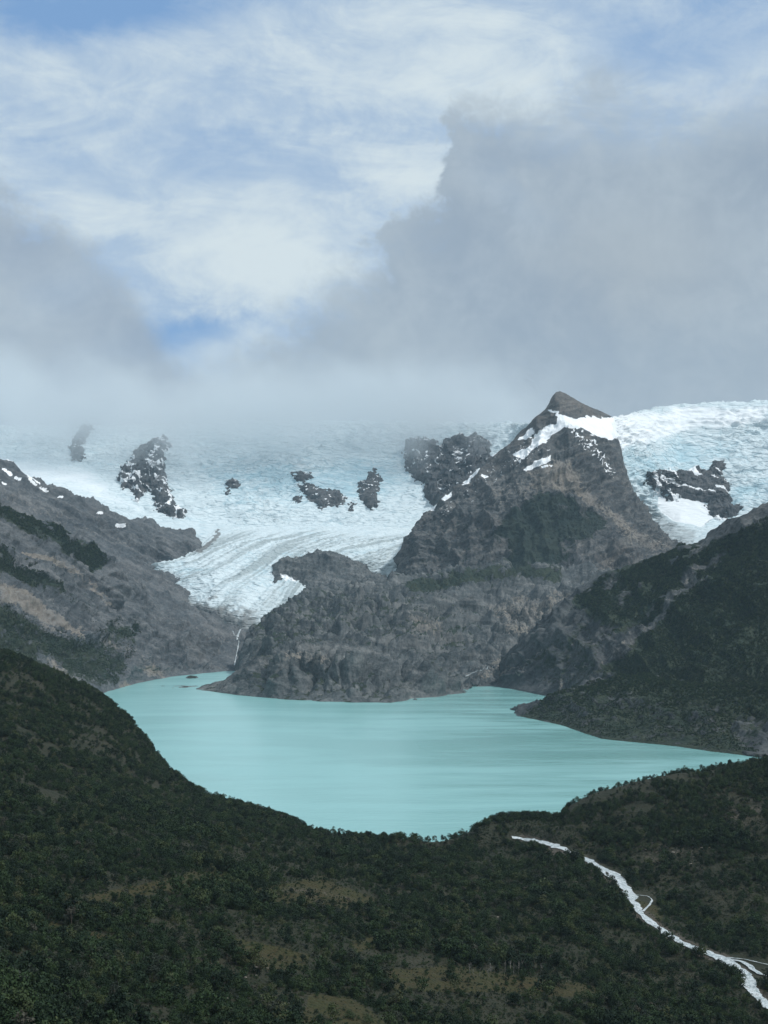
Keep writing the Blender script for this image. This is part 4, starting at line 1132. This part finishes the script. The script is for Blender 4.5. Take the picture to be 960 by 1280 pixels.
# the largest of the rest stand as trees of their own
sx = np.array(special_xy)
free = (np.hypot(TP[:, None, 0] - sx[None, :, 0], TP[:, None, 1] - sx[None, :, 1]) > 5.0).all(1)
app = TH / TP[:, 1] * np.array([0.9, 0.75, 0.8, 1.15, 0.75, 1.0])[TK]
inside = (npx > 4) & (npx < 956) & (npy < 1276) & free
order = np.argsort(-np.where(inside, app, 0))
single = np.zeros(NT, bool)
xy = []
for i in order:
    if len(xy) >= 285: break
    p = TP[i]
    # not swallowed by the crown of a bigger one in front
    if any(abs(p[0] - a_) < 0.45 * hh and -1.0 < p[1] - b_ < 1.1 * hh for a_, b_, hh in xy): continue
    xy.append((p[0], p[1], TH[i])); single[i] = True
FORM_WORD = {0: 'dark green dome shaped tree', 1: 'dark green slender tree', 2: 'olive green lopsided tree', 3: 'olive green low spreading bushy tree', 4: 'grey green open crowned tree', 5: 'dark green round bushy tree'}
for i in np.where(single)[0]:
    p = TP[i]
    lab = ('tall ' if TH[i] > 6.3 else 'small ') + FORM_WORD[TK[i]] + ' ' + near_zone(npx[i], npy[i])
    tree(p[0], p[1], p[2], TH[i], int(TK[i]), TR[i], lab, 'single trees of the near slope')

def forest(name, P, H, K, R, label):
    me = bpy.data.meshes.new(name)
    me.vertices.add(len(P)); me.vertices.foreach_set('co', np.ascontiguousarray(P, np.float32).ravel())
    for nm, a_, ty in (('size', H, 'FLOAT'), ('spin', R, 'FLOAT'), ('form', K, 'INT')):
        at = me.attributes.new(nm, ty, 'POINT')
        at.data.foreach_set('value', np.ascontiguousarray(a_, np.float32 if ty == 'FLOAT' else np.int32))
    o = link(name, me, label, 'forest', kind='stuff')
    g = bpy.data.node_groups.new(name + '_growth', 'GeometryNodeTree')
    g.interface.new_socket('Geometry', in_out='INPUT', socket_type='NodeSocketGeometry')
    g.interface.new_socket('Geometry', in_out='OUTPUT', socket_type='NodeSocketGeometry')
    gi = g.nodes.new('NodeGroupInput'); go = g.nodes.new('NodeGroupOutput'); jn = g.nodes.new('GeometryNodeJoinGeometry')
    def named(nm, ty):
        n = g.nodes.new('GeometryNodeInputNamedAttribute'); n.data_type = ty; n.inputs[0].default_value = nm
        return n.outputs[0]
    sz, sp, fm = named('size', 'FLOAT'), named('spin', 'FLOAT'), named('form', 'INT')
    rot = g.nodes.new('ShaderNodeCombineXYZ'); g.links.new(sp, rot.inputs[2])
    for k in range(len(KINDS)):
        proto = next(c for c in bpy.data.objects if c.type == 'MESH' and c.data == KINDS[k][1])
        oi = g.nodes.new('GeometryNodeObjectInfo'); oi.transform_space = 'ORIGINAL'
        oi.inputs['Object'].default_value = proto; oi.inputs['As Instance'].default_value = True
        cmp = g.nodes.new('FunctionNodeCompare'); cmp.data_type = 'INT'; cmp.operation = 'EQUAL'
        g.links.new(fm, cmp.inputs[2]); cmp.inputs[3].default_value = k
        ip = g.nodes.new('GeometryNodeInstanceOnPoints')
        g.links.new(gi.outputs[0], ip.inputs['Points']); g.links.new(cmp.outputs[0], ip.inputs['Selection'])
        g.links.new(oi.outputs['Geometry'], ip.inputs['Instance']); g.links.new(rot.outputs[0], ip.inputs['Rotation'])
        g.links.new(sz, ip.inputs['Scale'])
        g.links.new(ip.outputs[0], jn.inputs[0])
    g.links.new(jn.outputs[0], go.inputs[0])
    md = o.modifiers.new('growth', 'NODES'); md.node_group = g
    return o
rest = ~single & free
forest('forest', TP[rest] - np.array([0, 0, 0.1]), TH[rest], TK[rest], TR[rest], 'dark beech forest covering the near valley sides')

def low_density(P, px, py, j0):
    d = 0.35 + 0.65 * sstep(-0.25, 0.25, fbm(P / 30.0 + 61, 4))
    for l in CLEAR: d = d * (sd_line(px, py, l) > 6.0)
    d = d * (1 - 0.72 * paint(*wobble(P, px, py, 14, 120), MEADOW, 6))
    return d * ((px > -140) & (px < 1100) & (py < 1330) & (py > 1015))
UP = scatter('near', 90000, 0.045, 0.95, low_density, 81)
UR = np.random.default_rng(82)
forest('undergrowth', UP - np.array([0, 0, 0.1]), np.clip(UR.lognormal(0.05, 0.45, len(UP)), 0.4, 2.6), UR.choice([2, 3, 4, 5], size=len(UP), p=[.15, .45, .25, .15]), UR.random(len(UP)) * 6.28, 'low scrub and tussocks between the trees of the near slope')

def veg_density(key, thr, seedo):
    A = LAND[key]['A']['veg']; G = LAND[key]['G']; nv, nu = G.shape[:2]
    v = A.reshape(nv, nu)[:-1, :-1].ravel()
    def f(P, px, py, j0):
        n = fbm(P / 60.0 + seedo, 4)
        return sstep(thr, thr + 0.35, v + 0.8 * n) * (px > -120) * (px < 1090) * (P[:, 2] > 3)
    return f
def slope_forest(key, n, h0, h1, thr, seed, label):
    P = scatter(key, n, 0.05, 0.93, veg_density(key, thr, seed), seed)
    r = np.random.default_rng(seed)
    H = h0 + (h1 - h0) * r.random(n) ** 1.6
    forest('forest', P - np.array([0, 0, 0.3]), H, r.choice(6, size=n, p=[0.25, 0.15, 0.1, 0.2, 0.05, 0.25]), r.random(n) * 6.28, label)
slope_forest('right', 42000, 3.5, 10.0, 0.58, 51, 'dark green forest on the right mountain flank')
slope_forest('spur', 14000, 3.0, 8.0, 0.42, 52, 'dark scrub on the low right spur above the lake')
slope_forest('left', 22000, 3.5, 9.0, 0.45, 53, 'dark scrub bands on the left mountain shoulder')

# ------------------------------------------------------------------ dead trees and stones
def snag_mesh(seed):
    r = random.Random(seed)
    lean = r.uniform(-.08, .08)
    limbs = [[(0, 0, -0.05, 0.030), (lean * .3, 0, 0.35, 0.024), (lean, 0.02, 0.75, 0.015), (lean * 1.2, 0.0, 1.0, 0.006)]]
    for _ in range(6):
        z = r.uniform(0.35, 0.85); a_ = r.random() * 6.283; l = r.uniform(0.12, 0.3)
        limbs.append([(lean * z, 0, z, 0.012), (lean * z + l * .6 * math.cos(a_), l * .6 * math.sin(a_), z + l * .5, 0.008), (lean * z + l * math.cos(a_), l * math.sin(a_), z + l * 1.1, 0.003)])
    return stem_mesh('snag_wood', seed, limbs, SNAG)
SNAGS = [snag_mesh(k) for k in range(5)]
rr = random.Random(17)
spots = [(rr.uniform(608, 692), rr.uniform(1200, 1218), 'bleached dead tree in the stand of dead trees above the lowest grassy strip') for _ in range(22)]
spots += [(rr.uniform(575, 640), rr.uniform(1212, 1222), 'bleached dead tree at the left end of the lowest grassy strip') for _ in range(6)]
spots += [(rr.uniform(815, 905), rr.uniform(1040, 1090), 'pale dead tree among the stones right of the upper stream') for _ in range(14)]
spots += [(rr.uniform(180, 240), rr.uniform(1060, 1076), 'pale dead tree in the scrub on the middle left slope') for _ in range(8)]
for k, (px, py, lab) in enumerate(spots):
    loc, nor = cast_px('near', px, py)
    if loc is None: continue
    o = link('dead_tree', SNAGS[k % 5], lab, 'dead tree', 'dead trees of the near slope')
    h = rr.uniform(4.5, 9) if k < 28 else rr.uniform(3, 6)
    o.location = loc; o.scale = (h * 1.1, h * 1.1, h); o.rotation_euler = (rr.uniform(-.12, .12), rr.uniform(-.12, .12), rr.random() * 6.28)

def stone_mesh(seed):
    r = np.random.default_rng(seed)
    nu, nv = 14, 9
    th = np.linspace(0, 2 * math.pi, nu); ph = np.linspace(0.05, math.pi - 0.05, nv)
    T, Ph = np.meshgrid(th, ph)
    P = np.stack([np.cos(T) * np.sin(Ph), np.sin(T) * np.sin(Ph) * 0.8, np.cos(Ph) * 0.6], -1)
    n = ridged(P.reshape(-1, 3) * 0.9 + seed * 3.7, 3).reshape(nv, nu)
    P = P * (0.7 + 0.5 * n)[..., None]
    return mesh_from('stone_block', P.reshape(-1, 3), grid_quads(nv, nu), None, STONE, smooth=False)
STONES = [stone_mesh(k) for k in range(4)]
sp2 = [(rr.uniform(450, 468), rr.uniform(1130, 1136), 'pale boulder in the small pile on the brown clearing') for _ in range(6)]
sp2 += [(rr.uniform(805, 900), rr.uniform(1035, 1085), 'pale boulder on the open stony slope right of the stream') for _ in range(26)]
sp2 += [(rr.uniform(225, 350), rr.uniform(1205, 1262), 'pale boulder in the rock patch near the bottom edge') for _ in range(26)]
sp2 += [(rr.uniform(545, 650), rr.uniform(1122, 1150), 'pale boulder in the scrub left of the stream') for _ in range(12)]
for k, (px, py, lab) in enumerate(sp2):
    loc, nor = cast_px('near', px, py)
    if loc is None: continue
    o = link('boulder', STONES[k % 4], lab, 'boulder', 'boulders of the near slope')
    s = rr.uniform(0.7, 2.0)
    o.location = loc; o.scale = (s * 1.2, s, s * rr.uniform(.6, 1.0)); o.rotation_euler = (0, 0, rr.random() * 6.28)
# ------------------------------------------------------------------ sky
def build_world():
    w = bpy.data.worlds.new('World'); scene.world = w; w.use_nodes = True
    t = w.node_tree; t.nodes.clear()
    out = t.nodes.new('ShaderNodeOutputWorld'); bg = t.nodes.new('ShaderNodeBackground')
    t.links.new(bg.outputs[0], out.inputs[0])
    S = 0.1
    bg.inputs[1].default_value = S
    sky = t.nodes.new('ShaderNodeTexSky'); sky.sky_type = 'NISHITA'; sky.sun_disc = False
    sky.sun_elevation = math.radians(SUN_EL); sky.sun_rotation = math.radians(SUN_AZ)
    sky.air_density = 1.0; sky.dust_density = 1.0; sky.ozone_density = 1.2; sky.altitude = 500
    tc = t.nodes.new('ShaderNodeTexCoord')
    sp = t.nodes.new('ShaderNodeSeparateXYZ'); t.links.new(tc.outputs['Generated'], sp.inputs[0])
    x, y, z = (Ex(t, sp.outputs[k]) for k in range(3))
    a = x._m('ARCTAN2', y)                                   # bearing from the valley axis
    e = z.max(-1.0).min(0.999)._m('ARCSINE').min(1.35)._m('TANGENT')
    def C(r, g, b, k=1.0): return (r * k / S, g * k / S, b * k / S)
    vec = n_comb(t, a, e, 0.0)
    n_big = n_noise(t, vec, 8.0, 9, 0.60, 0.35)
    n_mid = n_noise(t, n_map(t, vec, loc=(3.1, 1.7, 0.4)), 24.0, 8, 0.64, 0.5)
    n_fin = n_noise(t, n_map(t, vec, loc=(1.1, 5.7, 2.4)), 80.0, 6, 0.66, 0.4)
    streak = n_noise(t, n_map(t, vec, (5.5, 15.0, 1), (0, 0, -0.22), (0.3, 2.2, 0)), 1.0, 10, 0.66, 1.2)
    streak2 = n_noise(t, n_map(t, vec, (15.0, 30.0, 1), (0, 0, -0.3), (5.3, 1.2, 0)), 1.0, 10, 0.68, 0.9)
    # warped bearings, so the edges curl
    aw = a + (n_mid - 0.5) * 0.040 + (n_fin - 0.5) * 0.014 + (n_big - 0.5) * 0.05
    ew = e + (n_big - 0.5) * 0.05 + (n_mid - 0.5) * 0.035 + (n_fin - 0.5) * 0.016
    def X(px): return (px - 480.0) / F
    def Y(py): return (740.0 - py) / F
    def blob(px, py, rx, ry, lo=0.35, hi=1.0, rot=0.0):
        dx = aw - X(px); dy = ew - Y(py)
        c, s = math.cos(rot), math.sin(rot)
        u = (dx * c + dy * s) * (F / rx); v = (dy * c - dx * s) * (F / ry)
        return (u * u + v * v).sqrt().step(hi, lo)
    def top(pts, lo=-0.35, hi=0.35, ax=aw):
        """height of a cloud top as a function of the bearing"""
        f = ((ax - lo) / (hi - lo)).clamp()
        r = t.nodes.new('ShaderNodeValToRGB'); r.color_ramp.interpolation = 'LINEAR'
        els = r.color_ramp.elements
        while len(els) > 1: els.remove(els[0])
        for k, (px, py) in enumerate(pts):
            p = min(1, max(0, (X(px) - lo) / (hi - lo))); v = Y(py) / 0.5
            if k == 0: els[0].position = p; e_ = els[0]
            else: e_ = els.new(p)
            e_.color = (v, v, v, 1)
        t.links.new(f.s, r.inputs[0])
        return Ex(t, r.outputs[0]) * 0.5
    col = n_mix(t, 0.85, sky.outputs[0], C(0.215, 0.39, 0.68))
    # thin high cloud
    cov = (streak * 0.55 + streak2 * 0.35 + (n_big - 0.5) * 0.35 + (n_fin - 0.5) * 0.22 + (n_mid - 0.5) * 0.20 + 0.05).step(0.30, 0.62)
    hole = (blob(110, 8, 300, 66, 0.15, 1.05, 0.10) * 1.0).max(blob(850, 42, 230, 75, 0.1, 1.1) * 0.50).max(blob(205, 430, 125, 30, 0.1, 1.15, 0.20) * 0.66).max(blob(270, 190, 150, 55, 0.1, 1.1) * 0.28).max(blob(60, 205, 80, 26, 0.1, 1.1) * 0.3).max(blob(620, 215, 120, 50, 0.1, 1.1) * 0.2)
    bright = blob(560, 80, 260, 110, 0.0, 1.15).max(blob(300, 320, 240, 100, 0.0, 1.1)).max(blob(120, 285, 160, 45, 0, 1.1) * 0.7).max(blob(520, 225, 130, 80, 0, 1.1) * 0.8)
    c1 = (cov * 0.30 + 0.69 + bright * 0.35 - hole).clamp()
    wcol = n_mix(t, (bright * 0.55 + (streak - 0.5) * 1.6 + (streak2 - 0.5) * 1.0 + (n_mid - 0.5) * 0.5 + 0.35).step(0.10, 1.0), C(0.44, 0.565, 0.715), C(0.68, 0.775, 0.82))
    col = n_mix(t, c1, col, wcol)
    # low grey bank on the right and along the mountains
    tp = top([(-120, 480), (0, 478), (120, 470), (200, 462), (255, 446), (330, 392), (400, 350), (450, 330), (476, 300), (486, 268), (520, 248), (542, 226), (556, 192), (570, 154), (598, 138), (635, 130), (690, 112), (760, 106), (830, 118), (900, 132), (960, 128), (1050, 110)])
    puff = n_vor(t, n_comb(t, a + (n_mid - 0.5) * 0.03, e + (n_mid - 0.5) * 0.02, 0.0), 17.0, 'SMOOTH_F1')
    d = tp - e + 0.010 + (n_big - 0.5) * 0.060 + (n_mid - 0.5) * 0.085 + (n_fin - 0.5) * 0.050 + (0.45 - puff) * 0.055
    soft = d.step(-0.014, 0.060)
    hard = d.step(-0.008, 0.030)
    edge = blob(540, 210, 150, 130, 0.5, 1.2)
    bank = hard * edge + soft * (1.0 - edge)
    gv = (n_big * 0.6 + n_mid * 0.35 + n_fin * 0.12).step(0.38, 0.72)
    low = ((e - Y(640)) * (1.0 / (Y(380) - Y(640)))).clamp()
    gcol = n_mix(t, gv, C(0.31, 0.39, 0.485), C(0.44, 0.52, 0.59))
    gcol = n_mix(t, (1.0 - low) * 0.75, gcol, C(0.405, 0.49, 0.555))
    gcol = n_mix(t, blob(790, 330, 190, 120, 0.0, 1.1) * 0.5, gcol, C(0.43, 0.485, 0.525))
    # the veiled part of the bank towards the upper right is thinner
    thin = 1.0 - blob(800, 150, 330, 60, 0.1, 1.1) * 0.18 - blob(640, 240, 40, 120, 0, 1, 0.8) * 0.15
    col = n_mix(t, bank * thin * 0.97, col, gcol)
    col = n_mix(t, (blob(900, 118, 120, 28, 0.1, 1.0, -0.15) * 0.6 + blob(735, 150, 90, 14, 0.1, 1.0, 0.5) * 0.3) * n_mid.step(0.3, 0.65), col, C(0.58, 0.68, 0.78))
    # dark cloud at the left edge
    tp2 = top([(-250, 250), (-100, 225), (0, 232), (40, 246), (75, 262), (105, 292), (128, 308), (146, 326), (165, 350), (190, 395), (235, 460), (300, 560)])
    d2 = tp2 - e + (n_big - 0.5) * 0.06 + (n_mid - 0.5) * 0.090 + (n_fin - 0.5) * 0.05
    m2 = d2.step(-0.006, 0.032) * a.step(0.0, -0.06)
    gap = blob(95, 360, 120, 40, 0.1, 1.1, 0.5) * 0.15
    col = n_mix(t, (m2 - gap).clamp() * 0.88, col, n_mix(t, gv, C(0.325, 0.40, 0.495), C(0.42, 0.50, 0.575)))
    # overhead and behind: the same broken overcast, grey and bright patches set by noise
    over = ((n_noise(t, tc.outputs['Generated'], 2.2, 6, 0.6, 0.4)).step(0.3, 0.7))
    ocol = n_mix(t, over, C(0.34, 0.46, 0.60), C(0.72, 0.80, 0.84))
    fr = (e.step(0.46, 0.75)).max(y.step(0.55, 0.2)).max(a.abs().step(0.45, 0.8))
    col = n_mix(t, fr, col, ocol)
    # ground seen past the last hills
    col = n_mix(t, z.step(0.0, -0.08), col, C(0.16, 0.18, 0.20))
    t.links.new(col, bg.inputs[0])
    return w

SUN_EL, SUN_AZ = 52.0, 108.0
build_world()
sun = bpy.data.lights.new('sun', 'SUN'); sun.energy = 2.9; sun.angle = math.radians(5); sun.color = (1.0, 0.98, 0.95)
so = bpy.data.objects.new('sun', sun); COL.objects.link(so)
el, az = math.radians(SUN_EL), math.radians(SUN_AZ)
sd = Vector((math.sin(az) * math.cos(el), math.cos(az) * math.cos(el), math.sin(el)))
so.rotation_euler = (-sd).to_track_quat('-Z', 'Y').to_euler()

# ------------------------------------------------------------------ air
def vol_mat(name, color, density, aniso=0.0):
    m = bpy.data.materials.new(name); m.use_nodes = True
    t = m.node_tree; t.nodes.clear()
    out = t.nodes.new('ShaderNodeOutputMaterial'); v = t.nodes.new('ShaderNodeVolumePrincipled')
    v.inputs['Color'].default_value = (*color, 1); v.inputs['Anisotropy'].default_value = aniso
    if density is not None: v.inputs['Density'].default_value = density
    t.links.new(v.outputs[0], out.inputs['Volume'])
    return m, t, v

def box(name, lo, hi, mat, label, cat):
    x0, y0, z0 = lo; x1, y1, z1 = hi
    V = [(x0, y0, z0), (x1, y0, z0), (x1, y1, z0), (x0, y1, z0), (x0, y0, z1), (x1, y0, z1), (x1, y1, z1), (x0, y1, z1)]
    Fc = [(0, 3, 2, 1), (4, 5, 6, 7), (0, 1, 5, 4), (1, 2, 6, 5), (2, 3, 7, 6), (3, 0, 4, 7)]
    me = bpy.data.meshes.new(name); me.from_pydata(V, [], Fc); me.materials.append(mat)
    return link(name, me, label, cat, kind='stuff')

HAZE = vol_mat('thin_blue_air', (0.60, 0.83, 1.0), 1.5e-5)[0]
box('haze', (-9000, -700, -57), (9000, 12400, 1900), HAZE, 'thin bluish haze filling the valley', 'haze')

def cloud_mat():
    m, t, v = vol_mat('low_cloud', (0.80, 0.85, 0.88), None)
    geo = t.nodes.new('ShaderNodeNewGeometry'); pos = geo.outputs['Position']
    sp = t.nodes.new('ShaderNodeSeparateXYZ'); t.links.new(pos, sp.inputs[0])
    x, y, z = (Ex(t, sp.outputs[k]) for k in range(3))
    n1 = n_noise(t, pos, 0.0016, 4, 0.55, 0.3)
    n2 = n_noise(t, pos, 0.006, 3, 0.6)
    # the base lies low on the left and lifts to the right of the peak
    base = 1175.0 + (x.step(500.0, 1900.0)) * 520.0
    start = y - (8700.0 + x.step(300.0, 1500.0) * 900.0)
    dd = ((z - base) * 0.0026 + (n1 - 0.5) * 5.0 + (n2 - 0.5) * 2.0).step(-0.3, 1.2)
    dens = dd * start.step(0.0, 700.0) * (z + (n1 - 0.5) * 1300.0 + (n2 - 0.5) * 350.0).step(2000.0, 1350.0) * 0.0026
    t.links.new(dens.s, v.inputs['Density'])
    return m
box('cloud', (-5200, 8300, 1020), (4200, 10600, 2060), cloud_mat(), 'low grey cloud hiding the tops of the left mountains', 'cloud')

# ------------------------------------------------------------------ camera and output
cam = bpy.data.cameras.new('camera'); cam.sensor_fit = 'VERTICAL'; cam.sensor_height = 36.0
cam.lens = 18.0 / math.tan(math.radians(20.0)); cam.clip_start = 0.5; cam.clip_end = 100000.0
co = bpy.data.objects.new('camera', cam); COL.objects.link(co)
co.location = (0, 0, CAM_Z); co.rotation_euler = (math.radians(90) + PITCH, 0, 0)
scene.camera = co
scene.view_settings.view_transform = 'Standard'; scene.view_settings.look = 'None'
scene.view_settings.exposure = 0.0; scene.view_settings.gamma = 1.0
scene.render.engine = 'CYCLES'
scene.cycles.use_denoising = True
scene.cycles.max_bounces = 6; scene.cycles.diffuse_bounces = 2; scene.cycles.glossy_bounces = 2
scene.cycles.volume_bounces = 3
scene.cycles.volume_max_steps = 256
scene.cycles.volume_step_rate = 1.0
scene.render.resolution_x = 768; scene.render.resolution_y = 1024
